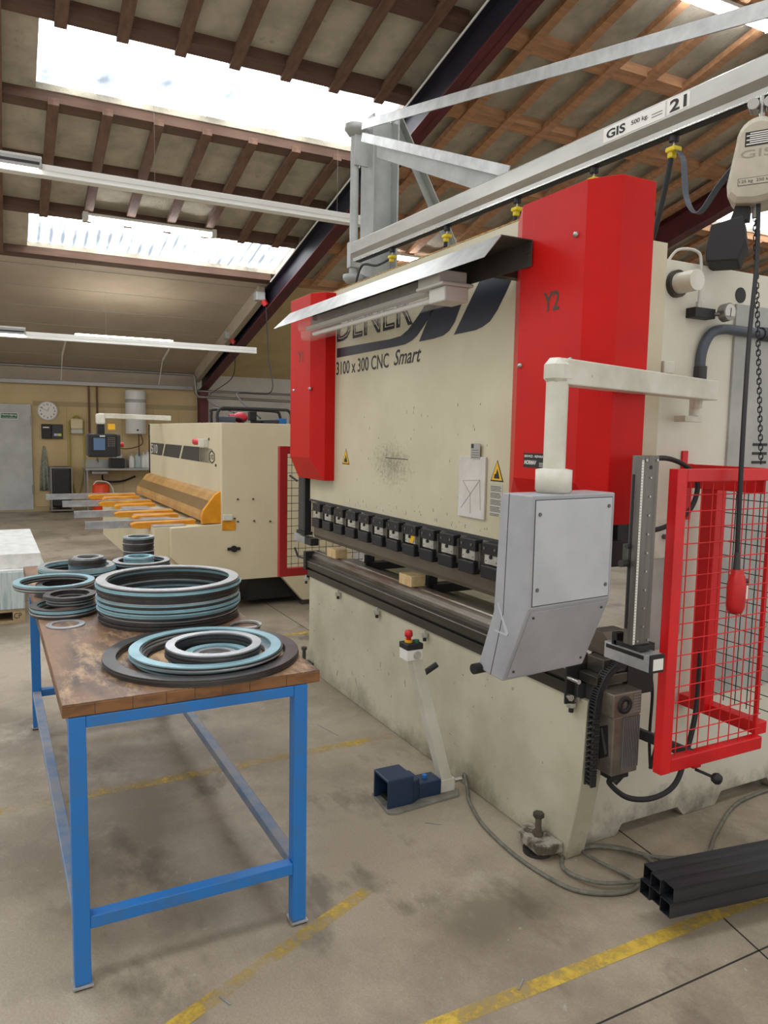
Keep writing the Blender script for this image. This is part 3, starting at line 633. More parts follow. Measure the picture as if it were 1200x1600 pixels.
# drive motor
mo = MB().box(0.10,0.20,0.022,0.168,0.655,0.75).build('drive_motor', m_motor, pb, 0.006)
MB().box(0.105,0.193,0.034,0.168,0.425,0.655).build('motor_body', m_motor, mo, 0.004)
mb = MB()
for i in range(10): y = 0.080+i*0.0088; mb.box(0.190,0.200,y,y+0.0045,0.45,0.652)
mb.build('cooling_fins', m_motorfin, mo)
MB().lathe([(0.016,0.2005),(0.016,0.207),(0.032,0.208),(0.035,0.2005)], (0,0.078,0.703), 24, 0).build('shaft_ring', m_black, mo)
MB().cyl((0.2005,0.078,0.703),(0.202,0.078,0.703),0.016,20).build('hollow_shaft', m_column, mo)
mb = MB()
for i in range(7): mb.box(0.2002,0.202,0.122,0.160,0.668+i*0.011,0.673+i*0.011)
mb.build('motor_ribs', m_motorfin, mo)
MB().prism([(0.125,0.60),(0.165,0.62),(0.175,0.50),(0.125,0.47)], 1, 0.0325, 0.0342).build('arrow_badge', m_ink, mo)
MB().prism([(0.13,0.595),(0.138,0.60),(0.168,0.51),(0.158,0.50)], 1, 0.031, 0.0328).build('arrow_stripe', m_column, mo)
mb = MB(); mb.box(0.12,0.18,0.05,0.14,0.40,0.427); mb.cyl((0.15,0.14,0.41),(0.14,0.10,0.37),0.018,10); mb.build('plug_connector', m_black, mo, 0.003)
MB().tube(smooth_path([(0.15,0.12,0.39),(0.12,0.10,0.36),(0.14,0.18,0.29),(0.16,0.30,0.27),(0.16,0.42,0.30),(0.14,0.50,0.40),(0.10,0.60,0.60),(0.05,0.66,0.95)]), 0.011, 8).build('motor_cable', m_blackR, mo)
MB().tube(smooth_path([(0.12,0.28,0.82),(0.12,0.31,0.70),(0.10,0.33,0.5),(0.10,0.345,0.36)]), 0.006, 6).tube(smooth_path([(0.10,0.345,0.36),(0.10,0.37,0.45),(0.08,0.39,0.50)]), 0.008, 6).build('looped_cable', m_blackR, mo)
# energy chain
mb = MB(); path = smooth_path([(0.13,0.13,0.83),(0.135,0.09,0.84),(0.13,0.04,0.80),(0.125,0.012,0.74),(0.12,0.005,0.66),(0.12,0.003,0.5),(0.12,0.0,0.37)], 7)
for i in range(len(path)-1):
    p, q = path[i], path[i+1]
    if (q-p).length < 0.004: continue
    d = (q-p).normalized(); s_ = Vector((1,0,0)); u = d.cross(s_)
    for sx in (-0.017,0.017): mb.obox((p+q)/2+s_*sx, d*0.008, s_*0.003, u*0.013)
    mb.obox((p+q)/2+u*0.010, d*0.003, s_*0.02, u*0.002)
mb.tube(path, 0.006, 6); mb.build('cable_chain', m_blackR, pb)
# ================================================================== canopy + lamp
cz = 2.45
X0c, X1c = -2.50, -0.175
mb = MB(); t = 0.004
mb.add([(X0c+.10,-0.14,cz),(X1c,-0.14,cz),(X1c,-0.29,cz),(X0c+.10,-0.29,cz),(X0c+.10,-0.14,cz+t),(X1c,-0.14,cz+t),(X1c,-0.29,cz+t),(X0c+.10,-0.29,cz+t)],
   [(0,1,2,3),(7,6,5,4),(0,4,5,1),(1,5,6,2),(2,6,7,3),(3,7,4,0)])
mb.box(X0c+.10,X1c,-0.144,-0.14,cz-0.095,cz)
canopy = thing('lamp_canopy', 'bent sheet metal canopy above the press brake front', 'canopy', (-1.3,-0.2,2.35))
mb.build('shelf_sheet', m_under, canopy)  # shelf and back flange in a darker steel than the lip
mb = MB(); mb.add([(X0c+.10,-0.29,cz+t),(X1c,-0.29,cz+t),(X1c,-0.365,2.362),(X0c,-0.365,2.362),(X0c+.10,-0.287,cz),(X1c,-0.287,cz),(X1c,-0.362,2.362),(X0c,-0.362,2.362)],
   [(0,1,2,3),(7,6,5,4),(0,4,5,1),(1,5,6,2),(2,6,7,3),(3,7,4,0)]); mb.build('front_lip', m_galv, canopy)
MB().box(-2.3,-2.25,-0.14,0,2.36,2.40).box(-0.45,-0.40,-0.14,0,2.36,2.40).build('wall_bracket', m_under, canopy)
MB().cyl((-0.20,-0.150,2.41),(-0.20,-0.144,2.41),0.009,8).build('fixing_bolt', m_under, canopy)
lamp = thing('strip_lamp', 'long clear-covered strip lamp hanging under the sheet metal canopy', 'lamp', (-1.3,-0.25,2.28))
MB().prism([(-0.315,2.375),(-0.185,2.375),(-0.185,2.325),(-0.195,2.315),(-0.305,2.315),(-0.315,2.325)], 0, -2.2, -0.68).build('housing', m_clear, lamp, 0.002)
MB().prism([(-0.30,2.315),(-0.20,2.315),(-0.205,2.275),(-0.225,2.262),(-0.275,2.262),(-0.295,2.275)], 0, -2.195, -0.66).build('diffuser', m_clear, lamp, 0.002)
MB().box(-2.18,-0.74,-0.27,-0.23,2.325,2.345).build('gear_tray', m_lampw, lamp, 0.002)
ec = MB().box(-0.74,-0.56,-0.32,-0.18,2.335,2.395).build('end_box', m_lampw, lamp, 0.006)
MB().box(-0.74,-0.52,-0.33,-0.17,2.325,2.34).box(-0.66,-0.53,-0.31,-0.19,2.262,2.325).build('end_cap', m_lampw, lamp, 0.006)
mb = MB()
for x in (-2.1,-1.75,-1.4,-1.05): mb.box(x,x+0.012,-0.26,-0.235,2.375,2.45)
mb.build('hanger', m_black, lamp)
mb = MB(); mb.cyl((-2.1,-0.25,2.295),(-0.70,-0.25,2.295),0.012,10); mb.build('unlit_tube', m_heater, lamp)
# ================================================================== laser guards
lg = thing('laser_sensor', 'steel column with ruler holding the laser head right of the ram', 'sensor', (0.30,0.0,0.92))
MB().box(0.306,0.35,-0.056,0.026,0.985,1.645).build('column', m_column, lg, 0.002)
MB().box(0.312,0.322,-0.0575,-0.0555,1.04,1.58).build('slot', m_black, lg)
sc = MB().box(0.3495,0.3508,-0.055,-0.046,0.99,1.63).build('scale', m_paper, lg)
mb = MB()
for i in range(64): mb.box(0.3455,0.3462,-0.02,0.018,0.995+i*0.01,0.9965+i*0.01)
mb = MB()
for i in range(64): mb.box(0.3507,0.3512,-0.055,-0.049,0.995+i*0.01,0.9965+i*0.01)
mb.build('scale_marks', m_ink, sc)
mb = MB()
for i in range(9): z = 1.05+i*0.065; mb.cyl((0.35,-0.012,z),(0.354,-0.012,z),0.004,8)
for z in (1.0,1.63): mb.cyl((0.35,-0.036,z),(0.354,-0.036,z),0.005,8).cyl((0.35,0.015,z),(0.354,0.015,z),0.005,8)
mb.build('column_screw', m_bright, lg)
MB().cyl((0.35,-0.012,1.605),(0.3508,-0.012,1.605),0.007,12).build('screw_hole', m_ink, lg)
MB().cyl((0.305,-0.085,1.27),(0.305,-0.055,1.27),0.013,10).cyl((0.312,-0.07,1.33),(0.312,-0.055,1.33),0.008,8).build('clamp_knob', m_darkgrey, lg)
MB().box(0.255,0.37,-0.05,0.03,0.968,0.985).box(0.245,0.27,-0.05,-0.01,0.965,1.01).build('tilt_plate', m_black, lg, 0.002)
hd = MB().box(0.19,0.405,-0.03,0.035,0.90,0.962).build('laser_head', m_lsteel, lg, 0.003)
MB().box(0.405,0.412,-0.031,0.036,0.899,0.963).build('head_cap', m_black, hd, 0.001)
MB().box(0.412,0.4128,-0.018,0.03,0.908,0.948).build('head_label', m_paper, hd)
text('LASER', 0.006, (0.4128,-0.014,0.932), (0,1,0), (0,0,1), m_ink, hd) if False else None
MB().box(0.20,0.38,-0.0308,-0.030,0.940,0.954).build('head_window', m_ink, hd)
MB().tube(smooth_path([(0.19,0.03,1.30),(0.10,0.04,1.28),(0.02,0.05,1.26)]), 0.008, 6).build('signal_cable', m_blackR, lg)
MB().tube(smooth_path([(0.32,0.0,1.61),(0.22,0.14,1.63),(0.12,0.34,1.625),(0.12,0.44,1.59),(0.12,0.50,1.52),(0.12,0.46,1.42),(0.12,0.33,1.36),(0.14,0.20,1.35)]), 0.010, 8).build('signal_cable', m_blackR, lg)
lg2 = thing('laser_sensor', 'black laser column with small head at the far left of the ram', 'sensor', (-2.85,0.0,0.93))
MB().box(-2.93,-2.83,-0.02,0.03,1.0,1.42).build('column', m_darkgrey, lg2, 0.002)
MB().box(-2.83,-2.80,-0.02,0.03,1.0,1.42).build('slide', m_black, lg2, 0.002)
MB().box(-2.94,-2.78,-0.03,0.03,0.975,1.0).build('tilt_plate', m_black, lg2, 0.002)
h2 = MB().box(-2.99,-2.78,-0.03,0.03,0.915,0.965).build('laser_head', m_lsteel, lg2, 0.003); MB().box(-2.78,-2.66,-0.03,0.03,0.915,0.965).build('head_cap', m_black, h2, 0.002)
MB().cyl((-2.93,-0.03,1.355),(-3.0,-0.06,1.39),0.008,8).build('clamp_lever', m_black, lg2)
# ================================================================== wooden blocks on the die
def block(x, lab):
    o = MB().box(x-0.065,x+0.075,0.035,0.125,0.862,0.922).build('wood_block', m_block, None, 0.003, label=lab, cat='wood block'); return o
block(-2.46, 'small rough wood block at the far left end of the press brake die')
block(-1.43, 'pale wood block with dark stains near the middle of the press brake die')
# ================================================================== side guards (gates)
def gate(name, lab, X, Y0, Y1, z0, z1, m_f, m_w, w=0.04, face=1):
    g_ = thing(name, lab, 'guard', (X, Y0, z0))
    MB().box(X-w,X,Y0,Y0+w*1.25,z0,z1).build('post', m_f, g_, 0.003)
    MB().box(X-w+0.001,X-0.0005,Y0+w*1.25,Y1,z1-w*1.15,z1-0.0005).build('top_bar', m_f, g_, 0.004)
    MB().box(X-w+0.001,X-0.0005,Y0+w*1.25,Y1,z0+0.0005,z0+w*1.3).build('bottom_bar', m_f, g_, 0.004)
    MB().box(X-w,X-w*0.6,Y1-0.012,Y1,z0,z1).build('rear_bar', m_f, g_, 0.002)
    mb = MB(); y = Y0+w*1.4+0.035
    while y < Y1-0.01: mb.cyl((X-w/2,y,z0+w),(X-w/2,y,z1-w),0.0022,6,caps=False); y += 0.058
    z = z0+w*1.3+0.03
    while z < z1-w: mb.cyl((X-w/2+0.003,Y0+w,z),(X-w/2+0.003,Y1,z),0.0022,6,caps=False); z += 0.0585
    mb.build('wire_mesh', m_w, g_); return g_
gt = gate('mesh_guard', 'bright red framed mesh guard on the right side of the press brake', 0.365, 0.104, 0.662, 0.488, 1.599, m_redg, m_redg)
MB().box(0.325,0.345,0.30,0.34,0.468,0.490).build('knob_plate', m_redg, gt)
MB().cyl((0.345,0.31,0.465),(0.42,0.33,0.458),0.006,8).lathe([(0.0001,0.41),(0.018,0.412),(0.022,0.425),(0.018,0.437),(0.0001,0.44)], (0,0.33,0.458), 10, 0).build('star_knob', m_black, gt)
hg = thing('guard_bracket', 'dark red post and brackets holding the mesh guard to the frame', 'bracket', (0.1,0.70,0.5))
MB().box(0.03,0.11,0.63,0.69,0.55,1.555).build('post', m_redg, hg, 0.004)
MB().box(-0.05,0.34,0.66,0.72,0.535,0.585).build('lower_arm', m_reddark if False else m_redg, hg, 0.003)
MB().box(-0.05,0.34,0.60,0.61,1.50,1.60).build('upper_arm', m_redg, hg, 0.003)
MB().prism([(0.59,1.36),(0.66,1.36),(0.66,1.60),(0.625,1.60),(0.625,1.655),(0.59,1.655)], 0, -0.05, -0.04).build('wall_plate', m_redg, hg, 0.003)
mb = MB(); x = 0.02
while x < 0.34: mb.cyl((x,0.725,0.6),(x,0.725,1.52),0.002,6,caps=False); x += 0.055
z = 0.62
while z < 1.52: mb.cyl((0.0,0.727,z),(0.34,0.727,z),0.002,6,caps=False); z += 0.06
mb.build('wire_mesh', m_black, hg)
MB().beam((-0.05,0.20,0.55),(0.34,0.30,0.52),0.02,0.04).build('stay_bar', m_darkgrey, hg, 0.002)
gl = gate('mesh_guard', 'dark red framed mesh guard beyond the left end of the press brake', -3.2, -0.065, 1.1, 0.60, 1.60, mat('dark_red_guard','a01a20',0.45), m_black, w=0.05)
# ================================================================== control cabinet on swing arm
YA = math.radians(106.5); hx, hy = -math.cos(YA), -math.sin(YA)   # direction from pivot to pillar
piv = Vector((0.0785,0.590,1.90)); pil = Vector((0.392,-0.472,1.90))
cab = thing('control_cabinet', 'grey control cabinet hanging from a cream swing arm', 'control cabinet', (pil.x,pil.y,0.98))
d = (pil-piv).normalized(); e_ = d*0.045
mb = MB(); mb.beam(piv-d*0.0, pil+d*0.0, 0.07, 0.078); mb.build('swing_arm', m_white, cab, 0.004)
mb = MB(); s_ = Vector((-d.y,d.x,0)); q = pil+d*0.035
mb.obox(pil+Vector((0,0,0.0)), d*0.042, s_*0.036, Vector((0,0,0.041)))
mb.build('arm_elbow', m_white, cab, 0.02, seg=1)
MB().cyl((pil.x,pil.y,1.60),(pil.x,pil.y,1.87),0.034,28).build('pillar', m_white, cab)
MB().lathe([(0.034,1.606),(0.056,1.602),(0.056,1.54),(0.053,1.538),(0.053,1.532),(0.0001,1.531)], (pil.x,pil.y,0), 32).build('collar', m_white, cab)
mb = MB(); mb.box(-0.02,0.04,0.50,0.60,1.775,1.80); mb.cyl((0.03,0.56,1.80),(0.03,0.56,1.87),0.02,12); mb.cyl((0.05,0.55,1.83),(0.05,0.55,1.862),0.022,6); mb.build('pivot_bracket', m_white, cab, 0.002)
# local frame: u = towards rear-left along the arm, w = towards the back face
yaw = math.radians(6.0)
wv = Vector((math.cos(yaw), math.sin(yaw), 0)); uv = Vector((-math.sin(yaw), math.cos(yaw), 0))
cc = Vector((0.392,-0.472,0))
def cabprism(poly, u0, u1):   # poly in (w, z)
    n = len(poly); vs = [cc+wv*w+uv*u+Vector((0,0,z)) for u in (u0,u1) for w, z in poly]
    return MB().add(vs, [list(range(n))[::-1], [i+n for i in range(n)]]+[[i,(i+1)%n,(i+1)%n+n,i+n] for i in range(n)])
prof = [(-0.064,1.512),(-0.052,1.531),(0.072,1.531),(0.072,1.194),(-0.029,0.947),(-0.122,0.958),(-0.140,0.980),(-0.079,1.159)]
UF, UB = -0.158, 0.203
shell = cabprism(prof, UF, UB).build('cabinet_body', m_cab, cab, 0.004)
cabprism([(0.0715,1.5185),(0.0728,1.5185),(0.0728,1.1995),(0.0715,1.1995)], UF+0.0115, UB-0.0115).build('panel_gap', m_darkgrey, cab)
pn = cabprism([(0.072,1.516),(0.0745,1.516),(0.0745,1.202),(0.072,1.202)], UF+0.014, UB-0.014).build('back_panel', m_cabLit, cab, 0.001)
def qn(w0,z0,w1,z1,th):
    dx_, dz_ = w1-w0, z1-z0; l = math.hypot(dx_,dz_); nx, nz = dz_/l, -dx_/l
    if nx < 0: nx, nz = -nx, -nz
    return [(w0,z0),(w0+nx*th,z0+nz*th),(w1+nx*th,z1+nz*th),(w1,z1)]
cabprism(qn(0.068,1.184,-0.025,0.957,0.0025), UF+0.014, UB-0.014).build('lower_panel', m_cab, cab, 0.001)
def cdot(w,u,z,par,r=0.006,m=m_column):
    c_ = cc+wv*w+uv*u+Vector((0,0,z)); MB().cyl(c_, c_+wv*0.003, r, 12).build('panel_screw', m, par)
for u, z in ((UF+0.03,1.475),(UB-0.03,1.49),(UF+0.03,1.25),(UB-0.03,1.24)): cdot(0.0745,u,z,pn)
for u, w, z in ((UF+0.03,0.062,1.163),(UB-0.03,0.062,1.163),(UF+0.03,-0.014,0.978),(UB-0.03,-0.014,0.978)): cdot(w+0.001,u,z,shell,0.004,m_darkgrey)
# side seam and corner lid flap
cabprism([(-0.026,1.530),(-0.0245,1.530),(-0.034,1.16),(-0.082,0.955),(-0.084,0.955),(-0.0355,1.16)], UF-0.0012, UF).build('side_seam', m_darkgrey, cab)
cabprism([(-0.062,1.19),(-0.058,1.19),(-0.008,1.105),(-0.014,1.094),(-0.070,1.098),(-0.070,1.102),(-0.020,1.101)], UF-0.002, UF).build('support_stay', m_cabLit, cab)
p0 = cc+wv*-0.135+uv*-0.185+Vector((0,0,0.962)); p1 = cc+wv*-0.135+uv*0.18+Vector((0,0,0.962))
MB().cyl(p0, p1, 0.017, 16).build('grip', m_black, cab, 0.003)
# ================================================================== foot pedal stand
ps = thing('foot_pedal', 'navy foot pedal with a slanted white post and red stop button', 'foot pedal', (-0.75,-0.25,0))
MB().prism([(-0.635,-0.475),(-0.615,-0.44),(-0.64,-0.09),(-0.69,-0.06),(-0.80,-0.10),(-0.84,-0.30),(-0.835,-0.455)], 2, 0.0, 0.012).build('base_plate', m_rubberG, ps, 0.002)
hd_ = MB(); hd_.prism([(-0.83,0.02),(-0.66,0.02),(-0.66,0.135),(-0.83,0.135)], 1, -0.43, -0.30)
mb = MB()
# open hood: sides, top, back
mb.box(-0.80,-0.79,-0.465,-0.33,0.012,0.14); mb.box(-0.665,-0.655,-0.465,-0.33,0.012,0.14); mb.box(-0.80,-0.655,-0.465,-0.33,0.132,0.145); mb.box(-0.79,-0.665,-0.34,-0.33,0.012,0.132)
mb.prism([(-0.80,-0.33),(-0.655,-0.33),(-0.68,-0.285),(-0.775,-0.285)], 2, 0.012, 0.115)
hood = mb.build('pedal_hood', m_navyped, ps, 0.006)
MB().box(-0.775,-0.68,-0.285,-0.165,0.012,0.085).build('pedal_body', m_navyped, ps, 0.004); MB().cyl((-0.73,-0.23,0.085),(-0.73,-0.23,0.10),0.012,12).build('body_plug', m_blue, ps)
MB().box(-0.785,-0.67,-0.43,-0.345,0.012,0.03).build('treadle', m_black, ps)
MB().box(-0.745,-0.685,-0.165,-0.085,0.012,0.075).build('post_foot', m_white, ps, 0.003)
pt0, pt1 = Vector((-0.715,-0.115,0.03)), Vector((-0.715,-0.31,0.685))
MB().beam(pt0, pt1, 0.055, 0.055, (0,1,0)).build('post', m_white, ps, 0.004)
bx_ = MB().box(-0.755,-0.68,-0.365,-0.285,0.68,0.73).build('button_box', m_paper, ps, 0.003)
MB().box(-0.757,-0.678,-0.367,-0.283,0.73,0.757).build('box_lid', m_black, bx_, 0.003)
MB().lathe([(0.0001,0.812),(0.016,0.810),(0.019,0.797),(0.0185,0.785),(0.012,0.78),(0.012,0.757)], (-0.725,-0.335,0), 20).build('stop_button', m_redplas, bx_)
MB().cyl((-0.725,-0.335,0.757),(-0.725,-0.335,0.767),0.019,16).build('yellow_ring', m_yellow, bx_)
MB().cyl((-0.705,-0.303,0.757),(-0.705,-0.303,0.769),0.012,16).build('green_button', m_green, bx_)
MB().cyl((-0.68,-0.315,0.705),(-0.674,-0.315,0.705),0.019,20).build('key_switch', m_clampw, bx_)
MB().cyl((-0.705,-0.275,0.598),(-0.70,-0.195,0.640),0.014,12).build('hand_grip', m_black, ps, 0.003)
MB().cyl((-0.72,-0.065,0.045),(-0.71,-0.03,0.05),0.013,10).build('cable_gland', m_bright, ps)
cb_ = [(-0.71,-0.035,0.05),(-0.735,0.0,0.06),(-0.70,-0.015,0.05),(-0.64,-0.04,0.015),(-0.57,-0.08,0.009),(-0.46,-0.12,0.009),(-0.35,-0.15,0.009),(-0.13,-0.17,0.009),(0.05,-0.155,0.009),(0.19,-0.11,0.009),(0.27,0.01,0.009),(0.27,0.12,0.009),(0.20,0.13,0.012),(0.08,0.09,0.02),(-0.02,0.10,0.015),(-0.01,0.19,0.012),(0.06,0.27,0.012),(0.16,0.30,0.012),(0.24,0.24,0.012),(0.26,0.12,0.022),(0.20,-0.02,0.022),(0.07,-0.06,0.012),(-0.02,0.02,0.009),(0.0,0.15,0.02),(0.09,0.26,0.022),(0.16,0.33,0.014),(0.21,0.44,0.009),(0.23,0.56,0.009),(0.14,0.72,0.009),(-0.01,1.07,0.009),(-0.03,1.5,0.009)]
MB().tube(smooth_path(cb_, 8), 0.008, 8).build('floor_cable', m_cable, None, label='grey cable running from the foot pedal into loops on the floor', cat='cable')
# ================================================================== square tubes bundle
ta = math.radians(80.9); td = Vector((math.cos(ta), math.sin(ta), 0)); tn = Vector((math.sin(ta), -math.cos(ta), 0)); sz = 0.052
tb0 = Vector((0.562,-0.040,0.10))
def sqtube():
    mb = MB(); h = sz/2; t_ = 0.003; L_ = 3.2
    vs = [];
    for y in (0, L_):
        for k_ in (h, h-t_):
            vs += [(-k_,y,-k_),(k_,y,-k_),(k_,y,k_),(-k_,y,k_)]
    fs = []
    for i in range(4):
        j = (i+1)%4; fs += [(i,j,j+8,i+8),(4+i,12+i,12+j,4+j),(i,4+i,4+j,j),(8+i,8+j,12+j,12+i)]
    mb.add(vs, fs)
    return mb
tpro = None; names = ['lower row nearest the camera','lower row in the middle','lower row furthest left','upper row nearest the camera','upper row in the middle','upper row furthest left']
for r in range(2):
    for c in range(3):
        pos = tb0 - tn*(c+0.5)*(sz+0.001) + Vector((0,0,sz/2+r*(sz+0.001))) + td*(0.012*((c+r)%2))
        lab = 'black square steel tube in the floor bundle, ' + names[r*3+c]
        if tpro is None:
            tpro = sqtube().build('square_tube', m_tube, None, label=lab, cat='steel tube', group='square tubes bundled on the floor')
            o = tpro
        else: o = tpro.copy(); COL.objects.link(o); o['label'] = lab
        # mesh origin is base centre of a tube along +y
        o.rotation_euler = (0,0,ta-PI/2); o.location = pos+td*1.6-Vector((0,0,sz/2))
for i, s_ in enumerate((0.9, 2.6)):
    c_ = tb0-tn*0.08+td*s_
    MB().obox((c_.x,c_.y,0.05), tn*0.15, td*0.045, Vector((0,0,0.05))).build('support_timber', m_pallet, None, 0.003, label=['nearer timber under the square tube bundle','far timber under the square tube bundle'][i], cat='timber')
# ================================================================== work table
tbx = thing('work_table', 'blue steel work table with a thick stained wooden top', 'table', (-1.3,-1.45,0))
yl, yr = -1.852, -1.040
MB().box(-2.595,-0.094,yl,yr,0.859,0.898).build('tabletop', m_edge, tbx, 0.004)
MB().box(-2.593,-0.096,yl+0.002,yr-0.002,0.898,0.900).build('top_face', m_top, tbx)
mb = MB(); y = yl+0.09
while y < yr-0.05: mb.box(-0.0945,-0.0935,y,y+0.0015,0.861,0.897); y += random.uniform(0.08,0.13)
mb.build('stave_joint', m_under, tbx)
lw = 0.048
for x0 in (-0.094-lw, -2.40):
    for y0 in (-1.835, -1.085-lw):
        l_ = MB().box(x0,x0+lw,y0,y0+lw,0.015,0.858).build('leg', m_blue, tbx, 0.003)
        MB().box(x0-0.006,x0+lw+0.006,y0-0.006,y0+lw+0.006,0.006,0.014).build('foot_plate', m_lsteel, l_, 0.001)
        MB().box(x0,x0+lw,y0,y0+lw,0,0.006).build('rubber_pad', m_black, l_)
for x0 in (-0.094-lw, -2.40):
    MB().box(x0,x0+lw,-1.835+lw,-1.085-lw,0.822,0.858).build('apron_bar', m_blue, tbx, 0.003)
    MB().box(x0+0.004,x0+lw-0.002,-1.835+lw,-1.085-lw,0.188,0.228).build('cross_bar', m_blue, tbx, 0.003)
for y0 in (-1.835, -1.085-lw):
    MB().box(-2.352,-0.094-lw,y0,y0+lw,0.822,0.858).build('side_bar', m_blue, tbx, 0.003)
    MB().box(-2.352,-0.094-lw,y0+0.003,y0+lw-0.003,0.186,0.224).build('stretcher', m_bluegrey, tbx, 0.003)
# ================================================================== steel rings
ring_cache = {}
def ring_mesh(ro, w, t, m):
    key = (round(ro,3), round(w,3), t, m.name)
    if key not in ring_cache:
        n = 96 if ro > 0.15 else 64; c_ = 0.0006
        prof_ = [(ro-w,0),(ro-c_,0),(ro,c_),(ro,t-c_),(ro-c_,t),(ro-w,t),(ro-w,0)]
        o = MB().lathe(prof_, (0,0,0), n).build('steel_ring', m)
        for p_ in o.data.polygons: p_.use_smooth = False
        me = o.data; ring_cache[key] = me; return o
    o = bpy.data.objects.new('steel_ring', ring_cache[key]); COL.objects.link(o); return o
def ring(c, ro, w, t, m, lab, group, tilt=None):
    o = ring_mesh(ro, w, t, m); o.location = c
    if tilt: o.rotation_euler = tilt
    tag(o, lab, 'ring', group); return o
CN = {m_dsteel.name:'dark', m_bsteel.name:'pale blue', m_lsteel.name:'light grey'}
def pile(cx, cy, z0, spec, where, group, jit=0.002, drift=(0,0)):
    z = z0; N_ = len(spec)
    for i, (ro, w, t, m) in enumerate(spec):
        part = 'lower' if i < N_/3 else ('middle' if i < 2*N_/3 else 'upper')
        if i == N_-1: lab = 'topmost %s ring of %s' % (CN[m.name], where)
        else: lab = '%s ring, %s part of %s' % (CN[m.name], part, where)
        ring((cx+random.uniform(-jit,jit)+drift[0]*i, cy+random.uniform(-jit,jit)+drift[1]*i, z+0.0003), ro, w, t, m, lab, group)
        z += t+0.0004
    return z
D_, Bl, Li = m_dsteel, m_bsteel, m_lsteel
ZT = 0.900
# big tall stack
spec = []
cols = [D_]*6+[Li]+[D_]*2+[Bl]*3+[D_,Bl,Bl]+[D_]*2+[Bl,Li]+[D_]*6+[Bl,Bl,D_,Li]
for i, c_ in enumerate(cols):
    ro = 0.290+0.008*(i/len(cols)) + (0.006 if c_ is Bl else 0)
    spec.append((ro+random.uniform(-0.002,0.002), 0.040, 0.0055, c_))
pile(-1.075, -1.335, ZT, spec, 'the wide tall stack mid-table', 'rings in the wide tall stack', 0.004)
# rings inside the big stack (pale blue nested)
pile(-1.10, -1.33, ZT, [(0.225,0.03,0.0055,Bl if i % 2 else D_) for i in range(10)], 'the pile nested inside the wide tall stack', 'rings nested in the wide tall stack')
# front low pile
pile(-0.41, -1.36, ZT, [(0.338,0.045,0.0055,D_)]*4, 'the flat dark front pile', 'large dark rings at the table front', 0.003)
zz = ZT+0.022
zq = pile(-0.385, -1.352, ZT+0.0005, [(0.245,0.035,0.0055,c_) for c_ in (D_,Bl,D_,Li)], 'the pile lying inside the flat dark rings', 'mid-size rings at the table front', 0.006)
pile(-0.390, -1.352, zq, [(0.262,0.036,0.0055,c_) for c_ in (Bl,Li,D_,Bl)], 'the sky blue pile above the flat dark rings', 'sky blue rings at the table front', 0.006)
zq = pile(-0.335, -1.340, ZT+0.0005, [(0.150,0.026,0.0055,c_) for c_ in (D_,D_,Bl,D_,D_,D_)], 'the inner pile at the table front', 'inner rings at the table front', 0.004)
pile(-0.325, -1.345, zq, [(0.162,0.030,0.0055,c_) for c_ in (D_,D_,D_,D_,D_,Li)], 'the raised dark pile inside the blue rings', 'raised dark rings at the table front', 0.003)
pile(-0.33, -1.33, ZT+0.001, [(0.112,0.028,0.0055,c_) for c_ in (D_,Bl,D_,Bl,Bl,Bl)], 'the small nested blue pile at the table front', 'small nested blue rings', 0.004)
pile(-0.335, -1.335, ZT+0.001, [(0.078,0.022,0.0055,c_) for c_ in (Li,Bl,Li,Li,Li)], 'the innermost small pile at the table front', 'innermost small rings', 0.004)
ring((-0.785,-1.085,ZT), 0.066, 0.014, 0.004, Li, 'thin pale ring lying behind the front blue rings', None)
ring((-0.74,-1.10,ZT+0.0045), 0.060, 0.010, 0.004, D_, 'thin dark ring on the pale ring behind the front rings', None)
ring((-1.075,-1.756,ZT), 0.075, 0.022, 0.005, Li, 'single flat grey ring lying alone near the left table edge', None)
# left pile
zq = pile(-1.30, -1.742, ZT, [(0.138,0.030,0.0055,c_) for c_ in (D_,D_,Li,D_,Bl,Bl,D_)], 'the base pile near the left table edge', 'base rings of the left pile', 0.002)
pile(-1.34, -1.713, zq-0.006, [(0.100,0.026,0.0055,c_) for c_ in (D_,Li,D_,Li,D_)], 'the dark upper pile near the left table edge', 'upper rings of the left pile', 0.002)
pile(-1.338, -1.714, zq-0.006+0.0295, [(0.109,0.028,0.0055,c_) for c_ in (D_,D_)], 'the broad dark rim pair on the left pile', 'rim rings of the left pile', 0.001)
# overhanging tilted pile
zq = pile(-1.72, -1.70, ZT, [(0.135,0.03,0.0055,D_)]*9, 'the pile under the overhanging blue ring', 'support rings under the overhang', 0.004)
pile(-1.655, -1.752, zq, [(0.180,0.030,0.0055,c_) for c_ in (D_,Li,D_,Li,Bl)], 'the overhanging pile at the left table edge', 'overhanging rings at the left edge', 0.003)
# back left pile
zq = pile(-2.16, -1.600, ZT, [(0.195+0.004*(i%2),0.032,0.0055,c_) for i, c_ in enumerate((D_,D_,D_,D_,D_,Bl,D_,Bl,Bl,Bl,Li))], 'the wide pile at the far left of the table', 'rings in the far left pile', 0.004)
zq = pile(-2.13, -1.56, ZT+0.0005, [(0.088,0.026,0.0055,c_) for c_ in (D_,D_,D_,Bl,Bl,Bl,Bl,Bl,Bl,Bl,Bl,Bl,Bl)], 'the pale column inside the far left pile', 'column rings in the far left pile', 0.002)
zq = pile(-2.10, -1.555, zq, [(0.096,0.026,0.0055,D_)]*5, 'the dark column top in the far left pile', 'dark column rings in the far left pile', 0.003)
pile(-2.09, -1.555, zq, [(0.078,0.022,0.0055,c_) for c_ in (Li,)*2], 'the light cap on the far left pile', 'cap rings on the far left pile', 0.003)
